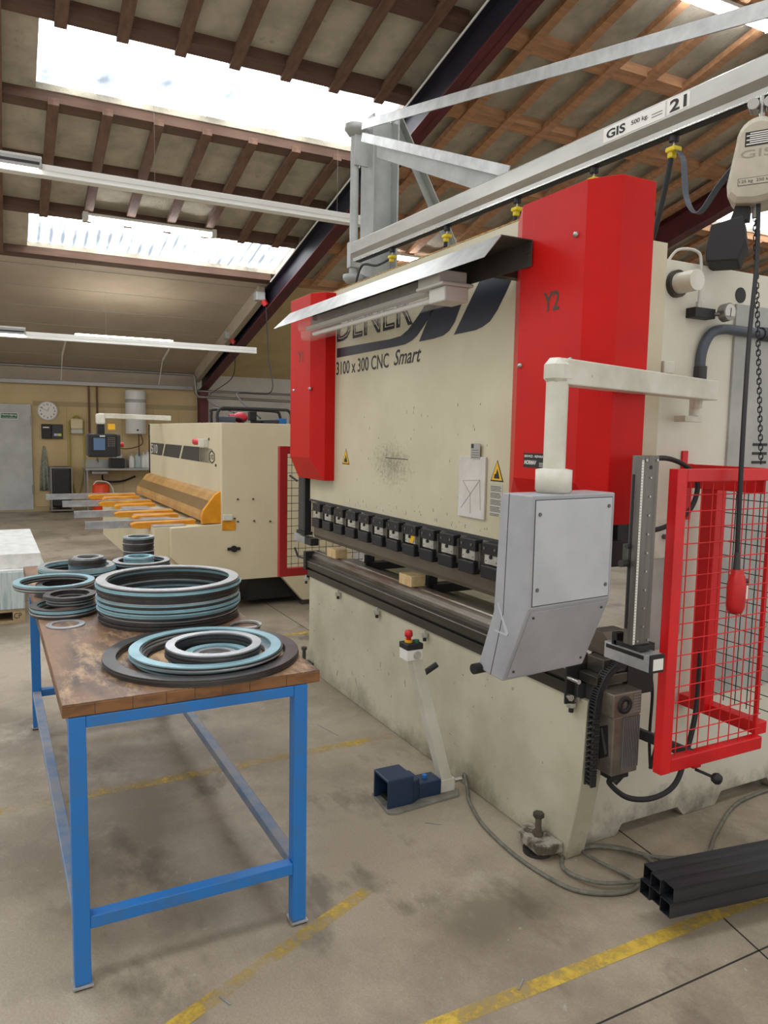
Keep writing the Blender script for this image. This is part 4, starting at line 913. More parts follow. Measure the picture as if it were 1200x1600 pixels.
# back right pile
pile(-2.17, -1.262, ZT, [(0.155,0.030,0.0055,c_) for c_ in (Li,D_,D_,D_,D_,D_,D_,D_,D_,Bl,D_,Li)], 'the dark pile at the far right of the table', 'rings in the far right pile', 0.003)
pile(-2.19, -1.272, ZT+0.0005, [(0.082,0.024,0.0055,c_) for c_ in (D_,)*9+(Bl,Bl,Bl,Li)+(Bl,)*2], 'the small blue pile inside the far right pile', 'small rings in the far right pile', 0.003)
# tallest narrow stack
pile(-2.47, -1.225, ZT, [(0.11,0.03,0.0055,Li)]+[(0.088+0.003*(i%3==0),0.024,0.0055,c_) for i, c_ in enumerate([Bl]*4+[Li]+[D_]*7+[Li]+[D_]*7+[Li]+[D_]*4+[Bl,Li])], 'the narrow tall stack at the far table end', 'rings in the narrow tall stack', 0.003)
# ================================================================== jib crane
RD = Vector((3.635,0.14,0)).normalized(); RA = Vector((0.101,0.791,0)); RN = Vector((-RD.y,RD.x,0))
def RP(t_, z, o=0): return RA+RD*t_+RN*o+Vector((0,0,z))
jc = thing('jib_crane', 'grey wall jib crane with an aluminium rail over the press brake', 'crane', (-3.55,0.9,2.5))
rp = [(-0.02,3.232),(0.02,3.232),(0.055,3.21),(0.055,3.13),(0.03,3.098),(0.03,3.07),(-0.03,3.07),(-0.03,3.098),(-0.055,3.13),(-0.055,3.21)]
vs = []
for t_ in (-3.53, 2.2):
    vs += [RP(t_, z, o) for o, z in rp]
n = len(rp)
rail = MB().add(vs, [list(range(n))[::-1],[i+n for i in range(n)]]+[[i,(i+1)%n,(i+1)%n+n,i+n] for i in range(n)]).build('rail', m_alu, jc, 0.002)
def rbox(t0,t1,o0,o1,z0,z1):
    vs = [RP(t_,z,o) for z in (z0,z1) for t_,o in ((t0,o0),(t1,o0),(t1,o1),(t0,o1))]
    return MB().add(vs, [(0,3,2,1),(4,5,6,7),(0,1,5,4),(1,2,6,5),(2,3,7,6),(3,0,4,7)])
rbox(-3.5,2.2,-0.033,-0.0295,3.068,3.076).build('running_lip', m_bright, rail); rbox(-3.5,2.2,-0.022,0.022,3.066,3.071).build('rail_slot', m_black, rail)
sg = rbox(-0.83,-0.46,-0.0565,-0.055,3.138,3.205).build('rail_label', m_paper, rail)
text('GIS', 0.042, RP(-0.81,3.150,-0.0567), RD, (0,0,1), m_ink, sg, w=0.12, bold=0.03)
text('500 kg.', 0.026, RP(-0.655,3.160,-0.0567), RD, (0,0,1), m_ink, sg, w=0.10, bold=0.015)
for i in range(2): rbox(-0.535,-0.475,-0.0572,-0.0566,3.158+i*0.012,3.161+i*0.012).build('small_print', m_ink, sg)
rbox(-0.45,-0.33,-0.0562,-0.055,3.140,3.205).build('number_label', m_paper, rail)
text('21', 0.052, RP(-0.435,3.146,-0.0567), RD, (0,0,1), m_ink, rail, name='number', w=0.09, bold=0.03)
px, py = -3.555, 0.69
MB().cyl((px,py,2.98),(px,py,4.10),0.034,20).build('pivot_tube', m_crane, jc)
MB().lathe([(0.03,4.08),(0.055,4.09),(0.075,4.12),(0.085,4.13),(0.085,4.17),(0.06,4.175),(0.0001,4.175)], (px,py,0), 24).build('upper_bearing', m_crane, jc)
MB().lathe([(0.0001,2.93),(0.06,2.935),(0.085,2.96),(0.085,2.995),(0.03,3.0)], (px,py,0), 24).build('lower_bearing', m_crane, jc)
MB().box(px-0.02,px+0.02,py,0.79,4.10,4.16).box(px-0.02,px+0.02,py,0.79,2.95,3.0).build('bearing_bracket', m_crane, jc, 0.003)
MB().box(px+0.03,px+0.045,py-0.02,py+0.10,3.85,4.12).build('hinge_plate', m_crane, jc, 0.003)
MB().box(px-0.02,px+0.05,py-0.05,py+0.06,3.05,3.25).build('rail_shoe', m_crane, jc, 0.003)
mb = MB(); mb.box(px-0.10,px+0.12,0.795,0.81,0,4.25); mb.box(px-0.10,px+0.12,1.02,1.035,0,4.25); mb.box(px-0.0,px+0.012,0.80,1.03,0,4.25); mb.build('column', m_crane, jc, 0.003)
mb = MB(); mb.beam(RP(-3.46,4.10,0.0), RP(0.6,3.16+0.13,0.0)+Vector((0,0,-0.0)), 0.010, 0.068); mb.build('tie_bar', m_galv, jc, 0.001)
mb = MB(); mb.beam(RP(-3.46,4.01,0.0), RP(-1.63,3.24,0.0), 0.010, 0.065); mb.build('tie_bar', m_galv, jc, 0.001)
mb = MB(); mb.add([RP(-3.40,4.03,0.1),RP(-1.65,3.26,0.02),RP(-1.95,3.22,0.02),RP(-3.40,3.86,0.1),RP(-3.40,4.03,0.11),RP(-1.65,3.26,0.03),RP(-1.95,3.22,0.03),RP(-3.40,3.86,0.11)], [(0,1,2,3),(7,6,5,4),(0,4,5,1),(1,5,6,2),(2,6,7,3),(3,7,4,0)]); mb.build('gusset', m_crane, jc)
mb = MB(); mb.box(-0.0,0.01,0,0.1,0,0.1); mb = MB()
a_, b_2 = Vector((px+0.06,1.03,4.33)), Vector((px+0.06,1.98,2.75))
dd = (b_2-a_).normalized(); up = Vector((1,0,0)); sdv = dd.cross(up)
mb.obox((a_+b_2)/2, dd*(b_2-a_).length/2, up*0.045, sdv*0.004); mb.obox((a_+b_2)/2+sdv*0.03-up*0.04, dd*(b_2-a_).length/2, up*0.004, sdv*0.03)
mb.build('back_stay', m_crane, jc)
# festoon clips
for i, (t_, w_) in enumerate(((-2.96,'nearest the crane column'),(-2.25,'second from the crane column'),(-1.54,'just left of the right red cover'),(-0.94,'above the right red cover'),(-0.45,'nearest the chain hoist'))):
    c_ = RP(t_,3.02,0)
    t2 = thing('cable_trolley', 'yellow cable clip under the crane rail, '+w_, 'cable clip', c_, 'cable clips under the crane rail')
    MB().cyl(c_+Vector((0,0,0.02)), c_+Vector((0,0,0.05)), 0.022, 10).build('runner', m_black, t2)
    MB().cyl(c_, c_+Vector((0,0,0.03)), 0.005, 6).build('hook', m_bright, t2)
    MB().cb(c_+Vector((0,0,-0.015)), (0.055,0.05,0.022)).cb(c_+Vector((-0.008,0,-0.035)), (0.03,0.032,0.03)).build('clip', m_yellowplas, t2, 0.006)
    if i > 0:
        MB().tube(smooth_path([c_+Vector((-0.012,0,-0.04)), c_+Vector((-0.04,0.01,-0.14)), c_+Vector((-0.12,0.03,-0.36)), c_+Vector((-0.22,0.05,-0.50))]), 0.013, 8).build('cable', m_blackR, t2)
    elif i == 0:
        MB().tube(smooth_path([c_+Vector((-0.02,0,-0.02)), c_+Vector((-0.25,0,-0.03)), c_+Vector((-0.45,-0.03,-0.0)), c_+Vector((-0.52,-0.06,-0.18))]), 0.009, 8).build('cable', m_blackR, t2)
    if i == 4:
        mb = MB(); pth = smooth_path([c_+Vector((0.02,0,-0.02)), c_+Vector((0.06,0,-0.08)), c_+Vector((0.09,0,-0.25)), c_+Vector((0.16,0,-0.33)), c_+Vector((0.26,0,-0.24)), c_+Vector((0.40,-0.02,-0.15))])
        for a1, b1 in zip(pth, pth[1:]): mb.beam(a1, b1+(b1-a1)*0.1, 0.035, 0.004, (0,0,1) if abs((b1-a1).normalized().z) < 0.9 else (1,0,0))
        mb.build('flat_cable', m_hose, t2)
# chain hoist
HX, HY = 0.10, 0.765
hs = thing('chain_hoist', 'off-white electric chain hoist hanging from the crane rail', 'hoist', (HX,HY,2.62))
prof = []
for i in range(21): t_ = PI*i/20; prof.append((0.088*math.cos(t_), 0.088*math.sin(t_)))
# body outline in rail direction / z
out = [(0.078*math.cos(PI*i/12), 2.885+0.085*math.sin(PI*i/12)) for i in range(13)]+[(-0.092,2.80),(-0.105,2.72),(-0.10,2.675),(-0.07,2.648),(0.0,2.64),(0.07,2.648),(0.10,2.675),(0.105,2.72),(0.092,2.80)]
n = len(out); HD = Vector((0.93,0.37,0)).normalized() if False else Vector((0.85,0.52,0)).normalized(); HN = Vector((-HD.y,HD.x,0)); hc = Vector((HX,HY,0))
vs = []
for o, k_ in ((-0.085,0.86),(-0.07,1.0),(0.09,1.0),(0.10,0.9)):
    vs += [hc+HD*a*k_+HN*o+Vector((0,0,2.80+(z-2.80)*k_)) for a, z in out]
fs = [list(range(n)), [i+3*n for i in range(n)][::-1]]
for L_ in range(3): fs += [[L_*n+i, L_*n+(i+1)%n, (L_+1)*n+(i+1)%n, (L_+1)*n+i] for i in range(n)]
body = MB().add(vs, fs).build('housing', m_hoist, hs, 0.014)
hp = lambda a, z, o=-0.0865: hc+HD*a+HN*o+Vector((0,0,z))
def hbox(a0,a1,z0,z1,o0,o1,nm,m_,par): 
    vs = [hp(a,z,o) for o in (o0,o1) for a,z in ((a0,z0),(a1,z0),(a1,z1),(a0,z1))]
    return MB().add(vs, [(0,1,2,3),(7,6,5,4),(0,4,5,1),(1,5,6,2),(2,6,7,3),(3,7,4,0)]).build(nm, m_, par)
rt = hbox(-0.045,0.045,2.855,2.91,-0.0865,-0.085,'rating_plate',m_ink,hs)
for i in range(6): hbox(-0.04+0.012*(i%2),0.04,2.861+i*0.008,2.865+i*0.008,-0.0875,-0.0865,'plate_print',m_paper,rt)
text('GIS', 0.030, hp(-0.058,2.812,-0.0855), HD, (0,0,1), mat('embossed_shade','97907f',0.6), hs, w=0.116, ext=0.001)
hbox(-0.062,0.062,2.708,2.736,-0.086,-0.085,'load_plate',m_ink,hs); lp2 = hbox(-0.060,0.060,2.710,2.734,-0.0868,-0.086,'load_plate',m_hoist,hs)
text('125 kg  250 kg', 0.015, hp(-0.056,2.714,-0.087), HD, (0,0,1), m_ink, hs, w=0.112)
MB().cyl(hp(0.0,2.60,0.0), hp(0.0,2.645,0.0), 0.012, 12).build('chain_guide', m_lampw, hs)
mb = MB(); mb.cyl(hp(0,2.96,0),hp(0,3.07,0),0.012,8); mb.cyl(hp(-0.03,3.035,0.035),hp(-0.03,3.035,-0.035),0.022,12).cyl(hp(0.03,3.035,0.035),hp(0.03,3.035,-0.035),0.022,12)
mb.build('trolley', m_bright, hs)
# chain bag
mb = MB(); bp_ = [(-0.155,2.575),(-0.035,2.60),(-0.02,2.50),(-0.045,2.425),(-0.165,2.43),(-0.17,2.47)]
vs = [hp(a, z-0.018*(1 if o > 0 else 0), o) for o in (-0.075,0.045) for a, z in bp_]
k = 6; mb.add(vs, [list(range(k)),[i+k for i in range(k)][::-1]]+[[i,(i+1)%k,(i+1)%k+k,i+k] for i in range(k)]); cbag = mb.build('chain_bag', m_blackR, hs, 0.006)
MB().add([hp(a,z,o) for o in (-0.03,0.03) for a, z in ((-0.09,2.59),(-0.02,2.59),(-0.02,2.66),(-0.07,2.66))], [(0,1,2,3),(7,6,5,4),(0,4,5,1),(1,5,6,2),(2,6,7,3),(3,7,4,0)]).build('bag_bracket', m_black, hs)
# chain links
def link_mesh():
    pts = []
    for i in range(10):
        t_ = 2*PI*i/10; pts.append(Vector((0.0075*math.cos(t_), 0, 0.009*math.sin(t_)+(0.0045 if math.sin(t_) > 0 else -0.0045))))
    return pts
c0, c1_ = Vector((HX,HY,2.60)), Vector((HX+0.06,HY+0.06,1.60)); nl = 52; mb = MB()
for i in range(nl):
    p = c0.lerp(c1_, i/nl); rot = Matrix.Rotation(PI/2*(i%2)+0.6, 3, 'Z'); mb.tube([p+rot@q for q in link_mesh()], 0.0026, 5, True)
mb.build('load_chain', m_black, hs)
# pendant control
pd = thing('hoist_pendant', 'worn red push-button pendant hanging in front of the mesh guard', 'pendant control', (0.42,0.375,1.07))
MB().tube(smooth_path([(0.13,0.74,2.66),(0.17,0.70,2.4),(0.25,0.58,2.1),(0.34,0.46,1.85),(0.395,0.39,1.65),(0.412,0.372,1.45),(0.418,0.370,1.25)]), 0.0085, 8).build('pendant_cable', m_blackR, pd)
MB().cyl((0.419,0.37,1.235),(0.418,0.37,1.30),0.013,12,0.010).build('cable_boot', m_darkgrey, pd)
bd = MB().lathe([(0.0001,1.075),(0.024,1.078),(0.032,1.10),(0.033,1.18),(0.027,1.215),(0.022,1.22),(0.022,1.237),(0.0001,1.238)], (0.42,0.375,0), 10).build('pendant_body', m_redplas, pd)
MB().cb((0.435,0.402,1.155),(0.02,0.012,0.05)).build('worn_label', m_paper, pd, 0.002)
MB().cyl((0.43,0.40,1.195),(0.437,0.412,1.195),0.009,10).cyl((0.43,0.40,1.175),(0.437,0.412,1.175),0.009,10).build('push_button', m_reddark, pd)
# ================================================================== guillotine shear
SX0, SX1 = -8.25, -4.70
sh = thing('guillotine_shear', 'large cream guillotine shear with a yellow front guard beyond the table', 'guillotine shear', (-6.4,0.3,0))
MB().box(SX0,SX1-0.09,-0.09,0.35,1.10,1.785).build('blade_housing', m_shear, sh, 0.004)
mb = MB(); mb.prism([(-0.09,0.84),(-0.09,1.785),(1.25,1.785),(1.25,0.30),(0.75,0.30),(0.95,0.05),(0.72,0.05),(0.50,0.30),(-0.32,0.30),(-0.56,0.55),(-0.56,0.82)], 0, SX1-0.09, SX1); mb.build('side_wall', m_shear, sh, 0.004)
mb = MB(); mb.prism([(-0.09,0.84),(-0.09,1.785),(1.25,1.785),(1.25,0.30),(0.75,0.30),(0.95,0.05),(0.72,0.05),(0.50,0.30),(-0.32,0.30),(-0.56,0.55),(-0.56,0.82)], 0, SX0, SX0+0.09); mb.build('side_wall', m_shear, sh, 0.004)
MB().box(SX0,SX1-0.09,-0.69,-0.05,0.33,0.82).build('front_table', m_shear, sh, 0.004)
MB().box(SX0,SX1-0.09,0.3,1.2,1.5,1.77).build('rear_box', m_shear, sh)
MB().box(SX1-0.09,SX1-0.02,0.72,0.90,0.0,0.05).box(SX0,SX0+0.09,0.72,0.90,0,0.05).box(SX1-0.09,SX1-0.02,-0.30,-0.1,0.0,0.33).box(SX0,SX0+0.09,-0.3,-0.1,0,0.33).build('machine_foot', m_under, sh)
MB().box(SX0+0.1,SX1-0.15,0.2,1.1,0.06,0.45).build('under_dark_fill', m_black, sh)  # black box standing in for the dark open space underneath
# yellow guard
gp = [(-0.09,1.135),(-0.135,1.108),(-0.245,0.965),(-0.258,0.915),(-0.258,0.865),(-0.09,0.865)]
yg = MB().prism(gp, 0, SX0, SX1-0.10).build('hold_down_guard', m_tan, sh, 0.004)
MB().add([(SX0,-0.180,1.0515),(SX1-0.1,-0.180,1.0515),(SX1-0.1,-0.2475,0.9655),(SX0,-0.2475,0.9655)], [(0,1,2,3)]).build('guard_band', m_tanD, yg)
MB().prism([(-0.08,1.15),(-0.14,1.115),(-0.252,0.968),(-0.265,0.915),(-0.265,0.845),(-0.08,0.845)], 0, SX1-0.10, SX1-0.045).build('guard_end_plate', m_orange, sh, 0.004)
MB().box(SX1-0.002,SX1+0.006,-0.09,0.04,0.78,0.87).build('hinge_plate', m_orange, sh, 0.002); MB().box(SX1,SX1+0.03,-0.08,0.0,0.875,0.93).build('limit_switch', m_white, sh, 0.003)
# support arms
armx = [-8.41,-7.36,-6.15,-5.16]; tips = [-1.36,-1.25,-1.24,-1.24]
for x, ty in zip(armx, tips):
    a1 = MB().prism([(x,0.86),(x+0.06,0.86),(x+0.06,0.852),(x+0.008,0.852),(x+0.008,0.808),(x+0.06,0.808),(x+0.06,0.80),(x,0.80)][::-1], 1, ty, -0.26)
    a1 = MB().box(x,x+0.06,ty,-0.26,0.852,0.86).box(x+0.03,x+0.06,ty,-0.26,0.79,0.852)
    ar = a1.build('support_arm', m_lsteel, sh, 0.001)
    MB().prism([(-0.82,0.85),(-0.86,0.835),(-0.86,0.81),(-0.82,0.795),(-0.27,0.795),(-0.27,0.86)], 0, x+0.09, x+0.20).build('arm_block', m_orange, sh, 0.004)
for x in (-7.9,-6.9,-5.7): MB().prism([(-0.70,0.85),(-0.74,0.835),(-0.74,0.80),(-0.30,0.80),(-0.30,0.86)], 0, x, x+0.14).build('arm_block', m_orange, sh, 0.004)
MB().box(SX0,SX1-0.1,-0.69,-0.40,0.82,0.832).build('table_edge', m_lsteel, sh)
# logo stripe on the housing
yF = -0.091
def fp(x, z): return (x, yF, z)
for x0, x1, w0 in ((-8.09,-7.30,0.0),(-7.22,-6.35,0.0),(-6.27,-5.52,0.0)):
    sl = 0.10
    a0 = 0 if x0 == -8.09 else sl; a1 = 0 if x1 == -5.52 else sl
    poly_sheet([fp(x0-a0+0.0,1.392),fp(x1-a1,1.392),fp(x1+a1*0.5,1.54),fp(x0+a0*0.5,1.54)], (0,-1,0), 0.001).build('logo_stripe', mat('logo_dark_grey','3b3b3a',0.4) if x0 == -8.09 else bpy.data.materials['logo_dark_grey'], sh)
x = -5.50
for w_ in (0.06,0.055,0.05,0.045,0.04,0.035,0.03,0.025,0.02): 
    poly_sheet([fp(x,1.392),fp(x+w_*0.6,1.392),fp(x+w_*0.6,1.535),fp(x,1.535)], (0,-1,0), 0.001).build('logo_bar', m_navy, sh); x += 0.055
text('510', 0.115, (-8.06,yF-0.001,1.408), (1,0,0), (0,0,1), m_paper, sh, w=0.40, ext=0.001)
hexp = [(-5.04+0.115*math.sin(PI/3*i), yF, 1.455+0.068*math.cos(PI/3*i)) for i in range(6)]
poly_sheet(hexp, (0,-1,0), 0.001).build('hexagon_badge', m_navy, sh)
poly_sheet([(-5.04+0.088*math.sin(PI/3*i), yF-0.001, 1.455+0.052*math.cos(PI/3*i)) for i in range(6)], (0,-1,0), 0.001).build('hexagon_badge', m_shear, sh)
text('LVSD', 0.05, (-5.04,yF-0.002,1.43), (1,0,0), (0,0,1), m_navy, sh, w=0.14, bold=0.02, align='CENTER')
bb = MB().box(-5.38,-5.18,-0.14,-0.09,1.545,1.625).build('switch_box', m_white, sh, 0.004)
MB().cyl((-5.38,-0.12,1.59),(-5.50,-0.14,1.595),0.022,10,0.035).build('red_stop_knob', m_redplas, bb)
mb = MB()
for x, z in ((-5.15,1.625),(-8.2,1.63),(-4.90,1.38),(-8.23,1.43)): mb.box(x-0.02,x+0.02,yF-0.004,yF,z-0.012,z+0.012)
mb.build('hole_plug', m_ink, sh)
mb = MB()
for y, z in ((0.06,1.07),(0.21,1.07),(0.06,0.86),(0.22,0.86),(0.38,0.85),(0.03,0.89)): mb.cyl((SX1,y,z),(SX1+0.012,y,z),0.010,8)
mb.build('side_bolt', m_column, sh)
MB().cyl((SX1,0.02,0.603),(SX1+0.03,0.02,0.603),0.03,14).cb((SX1+0.012,0.02,0.603),(0.014,0.125,0.028)).build('bearing_flange', m_black, sh, 0.004)
# shear operator pendant on its arm
so = thing('operator_console', 'black operator console hanging from a cream arm by the shear', 'control console', (-7.5,-0.78,1.36))
mb = MB(); mb.beam((-7.5,-0.80,1.865),(-7.5,0.04,1.855),0.08,0.06); mb.build('swing_arm', m_white, so, 0.006)
MB().box(-7.56,-7.44,-0.84,-0.74,1.76,1.89).build('arm_elbow', m_white, so, 0.02); MB().box(-7.55,-7.45,-0.83,-0.75,1.64,1.78).build('neck', m_black, so, 0.004)
cs = MB().box(-7.68,-7.32,-0.955,-0.67,1.385,1.65)
cs = MB().box(-7.40,-7.36,-0.955,-0.62,1.37,1.65).build('console_front', m_black, so, 0.02)
MB().box(-7.64,-7.40,-0.95,-0.575,1.38,1.648).build('console_shell', m_darkgrey, so, 0.02)
MB().box(-7.357,-7.354,-0.89,-0.76,1.455,1.60).build('screen', m_screen, cs, 0.001)
mb = MB()
for i in range(5):
    for j in range(4): mb.box(-7.358,-7.354,-0.73+j*0.022,-0.715+j*0.022,1.50+i*0.024,1.515+i*0.024)
mb.build('keypad', m_column, cs); MB().box(-7.358,-7.354,-0.82,-0.76,1.615,1.628).build('badge', m_paper, cs)
MB().cyl((-7.50,-0.575,1.52),(-7.50,-0.53,1.52),0.03,14).build('stop_button', m_redplas, so); MB().box(-7.42,-7.38,-0.72,-0.64,1.70,1.77).build('sticker', m_yellow, so)
# tool on top of the shear
rm = thing('hydraulic_pump', 'red motor unit inside a black tube frame on top of the shear', 'pump', (-6.0,0.6,1.79))
MB().tube(smooth_path([(-5.9,0.20,1.79),(-5.9,0.20,1.90),(-5.9,0.25,1.955),(-5.9,0.35,1.96),(-5.9,0.90,1.955),(-5.9,1.0,1.95),(-5.9,1.04,1.90),(-5.9,1.04,1.79)],5), 0.017, 10).tube(smooth_path([(-6.3,0.24,1.79),(-6.3,0.24,1.90),(-6.3,0.30,1.95),(-6.3,0.95,1.95),(-6.3,1.05,1.90),(-6.3,1.05,1.79)],5), 0.017, 10).build('tube_frame', m_black, rm)
MB().box(-6.1,-5.95,0.22,0.42,1.79,1.87).build('grey_housing', m_hose, rm, 0.01)
MB().sph((-6.05,0.50,1.86), 0.075, 14, (1,1.1,0.8)).cyl((-6.05,0.37,1.86),(-6.05,0.47,1.86),0.035,12).build('red_motor', mat('pinkish_red','c8283c',0.4), rm)
MB().tube([(-5.98,0.44+0.07*math.cos(PI*i/10),1.80+0.05*math.sin(PI*i/10)) for i in range(11)], 0.012, 6).build('hose_loop', m_black, rm)
MB().box(-6.1,-6.02,0.60,0.68,1.83,1.93).build('relay_box', m_black, rm, 0.004)
MB().box(-6.1,-5.98,0.75,0.93,1.79,1.84).cyl((-6.05,0.62,1.82),(-6.05,0.95,1.83),0.02,8).build('valve_row', m_darkgrey, rm, 0.003)
MB().box(-6.08,-5.98,0.93,1.02,1.80,1.86).build('blue_coupling', m_blue, rm, 0.004)
MB().box(-6.35,-5.88,0.2,1.05,1.785,1.80).build('base_tray', m_black, rm)
# ================================================================== wrapped sheets on pallet (left)
pl_ = thing('pallet', 'wooden pallet under the wrapped sheet stack at left', 'pallet', (-5.9,-2.2,0))
for y in (-3.1,-2.45,-1.86): MB().box(-6.9,-5.02,y,y+0.1,0.02,0.10).build('runner', m_pallet, pl_, 0.002)
for i in range(5): MB().box(-5.15-i*0.42,-5.02-i*0.42,-3.1,-1.76,0.10,0.122).box(-5.15-i*0.42,-5.02-i*0.42,-3.1,-1.76,0.0,0.02).build('board', m_pallet, pl_, 0.001)
text('CP', 0.05, (-5.019,-1.85,0.04), (0,1,0), (0,0,1), m_ink, pl_, name='stencil', w=0.06)
sb = thing('sheet_bundle', 'stack of blue-grey metal sheets wrapped in milky film on a pallet', 'sheet stack', (-5.9,-2.3,0.122))
MB().box(-6.9,-5.01,-3.1,-1.76,0.122,0.46).build('wrapped_sheets', m_wrap, sb, 0.01); MB().box(-6.9,-5.02,-3.1,-1.58,0.46,0.47).box(-6.9,-5.1,-3.1,-1.62,0.47,0.60).build('white_cover_sheet', m_wraptop, sb, 0.006)
# ================================================================== back wall things
def WB(y, z, x=0.0): return B(WX+x, y, z)
def wbox(y0,y1,z0,z1,x0=0.0,x1=0.05):
    mb = MB(); return bbox_b(mb, WX+x0, WX+x1, y0, y1, z0, z1)
wy = B(0,1,0)-B(0,0,0)
o = struct(wbox(-2.6,-1.42,0.03,2.18,0.0,0.07), 'door_1', m_door, 0.004); WL['door_1'] = o.location.copy()
WL[o.name] = Vector(o.location)
s1 = wbox(-1.98,-1.66,1.875,2.005,0.07,0.078).build('exit_sign', m_paper, o); wbox(-1.97,-1.672,1.887,1.993,0.078,0.081).build('sign_face', m_green, o)
text('Nødudgang', 0.045, WB(-1.955,1.935,0.082), wy, (0,0,1), m_paper, o, w=0.27, bold=0.015)
text('må ikke blokeres', 0.022, WB(-1.945,1.900,0.082), wy, (0,0,1), m_paper, o, w=0.25)
wbox(-1.44,-1.41,0.35,0.55,0.06,0.10).build('door_hinge', m_pipe, o); wbox(-1.44,-1.41,1.75,1.95,0.06,0.10).build('door_hinge', m_pipe, o)
ck = thing('wall_clock', 'round white wall clock with black numerals', 'clock', WB(-1.11,1.87))
def wdisc(y,z,r,x0,x1,n=32): return MB().cyl(WB(y,z,x0), WB(y,z,x1), r, n)
wdisc(-1.11,2.06,0.195,0.0,0.05).build('case', m_lampw, ck, 0.006); wdisc(-1.11,2.06,0.175,0.05,0.053).build('dial', m_paper, ck)
for h_ in range(1,13):
    a_ = PI/6*h_; text(str(h_), 0.036, WB(-1.11+0.135*math.sin(a_),2.06+0.135*math.cos(a_)-0.018,0.054), wy, (0,0,1), m_ink, ck, name='numeral', bold=0.03, align='CENTER')
for a_, l_ in ((math.radians(25),0.085),(math.radians(-65),0.13)): MB().beam(WB(-1.11,2.06,0.056), WB(-1.11+l_*math.sin(a_),2.06+l_*math.cos(a_),0.056), 0.004, 0.014, B(1,0,0)).build('hand', m_ink, ck)
tr = thing('time_recorder', 'black wall unit with two coloured labels under the clock', 'time recorder', WB(-1.03,1.47))
wbox(-1.235,-1.05,1.49,1.79,0,0.09).build('card_reader', m_ink, tr, 0.01); wbox(-1.045,-0.83,1.49,1.79,0,0.07).build('display_unit', m_darkgrey, tr, 0.01)
wbox(-1.0,-0.93,1.55,1.60,0.07,0.073).build('lilac_label', mat('lilac','b9b8e0',0.5), tr); wbox(-0.925,-0.86,1.55,1.60,0.07,0.073).build('green_label', mat('lime','c8e06a',0.5), tr); wbox(-1.21,-1.09,1.71,1.735,0.09,0.093).build('white_label', m_paper, tr)
sd_ = thing('soap_dispenser', 'cream and grey dispenser on the beige wall', 'dispenser', WB(-0.56,1.57))
wbox(-0.68,-0.44,1.70,1.915,0,0.14).build('tank', m_cream2, sd_, 0.03); wbox(-0.68,-0.44,1.60,1.70,0,0.14).build('outlet', m_lampw, sd_, 0.03)
mb = MB()
for y0, y1 in ((-0.70,-0.62),(-0.42,-0.52)): mb.tube(smooth_path([WB(y0,1.85,0.03),WB(y0,1.3,0.03),WB(y0,0.9,0.03),WB(y1,0.35,0.04)]), 0.016, 6)
mb.tube(smooth_path([WB(-0.70,1.85,0.03),WB(-0.56,1.97,0.03),WB(-0.42,1.85,0.03)]), 0.016, 6)
mb.build('hanging_hose', m_ylw2, None, label='yellow hose looped around the cream wall dispenser', cat='hose')
mb = MB(); vs = []
for i in range(9):
    y = -1.30+0.0+0.20*i/8; fold = 0.02*math.sin(i*1.9)
    for j, z in enumerate((1.34,1.15,0.9,0.65,0.42)):
        w_ = (0.15,0.45,0.75,0.9,1.0)[j]; vs.append(WB(-1.20+(y+1.20)*w_*1.0,z,0.03+fold*w_))
mb.add(vs, [(i*5+j,(i+1)*5+j,(i+1)*5+j+1,i*5+j+1) for i in range(8) for j in range(4)], True)
tw = mb.build('towel', m_towel, None, label='grey striped towel hanging on the wall left of the bin', cat='towel')
sol = tw.modifiers.new('thick','SOLIDIFY'); sol.thickness = 0.008
wb2 = thing('waste_bin', 'black bin bag in a grey stand against the wall', 'waste bin', WB(-0.92,0.0,0.25))
mb = MB()
for y in (-1.11,-0.72):
    for x in (0.06,0.45): bbox_b(mb, WX+x, WX+x+0.025, y, y+0.025, 0.03, 0.92)
bbox_b(mb, WX+0.05,WX+0.48,-1.12,-0.69,0.90,0.925); bbox_b(mb, WX+0.05,WX+0.48,-1.12,-0.69,0.03,0.06); mb.build('stand', m_pipe, wb2)
mb = MB(); bbox_b(mb, WX+0.08,WX+0.46,-1.09,-0.72,0.10,0.93); bg = mb.build('bin_bag', m_bag, wb2, 0.05, seg=3)
# sink bench
sk = thing('sink_bench', 'stainless steel sink bench against the beige wall', 'sink', WB(0.2,0.0,0.3))
wbox(-0.46,0.95,0.86,0.90,0.02,0.60).build('worktop', m_bench, sk, 0.004); wbox(-0.46,0.95,0.90,1.06,0.0,0.02).build('upstand', m_bench, sk, 0.002)
mb = MB()
for y in (-0.44,0.90):
    for x in (0.05,0.56): bbox_b(mb, WX+x, WX+x+0.03, y, y+0.03, 0.0, 0.86)
mb.build('frame_leg', m_bench, sk)
wbox(-0.33,0.0,0.76,0.86,0.15,0.50).build('basin', m_bench, sk, 0.03)
MB().tube(smooth_path([WB(-0.17,1.06,0.03),WB(-0.17,1.10,0.12),WB(-0.17,1.02,0.20)]), 0.012, 8).cyl(WB(-0.17,1.04,0.02),WB(-0.17,1.16,0.04),0.018,8).build('tap', m_bright, sk)
MB().tube(smooth_path([WB(-0.1,0.76,0.3),WB(-0.05,0.62,0.2),WB(0.3,0.60,0.1),WB(0.6,0.70,0.05)]), 0.02, 8).build('waste_pipe', m_black, sk)
kg = thing('orange_drum', 'orange-red drum with white hose under the sink', 'drum', WB(-0.18,0.0,0.75))
kc = WB(-0.18,0.0,0.72)
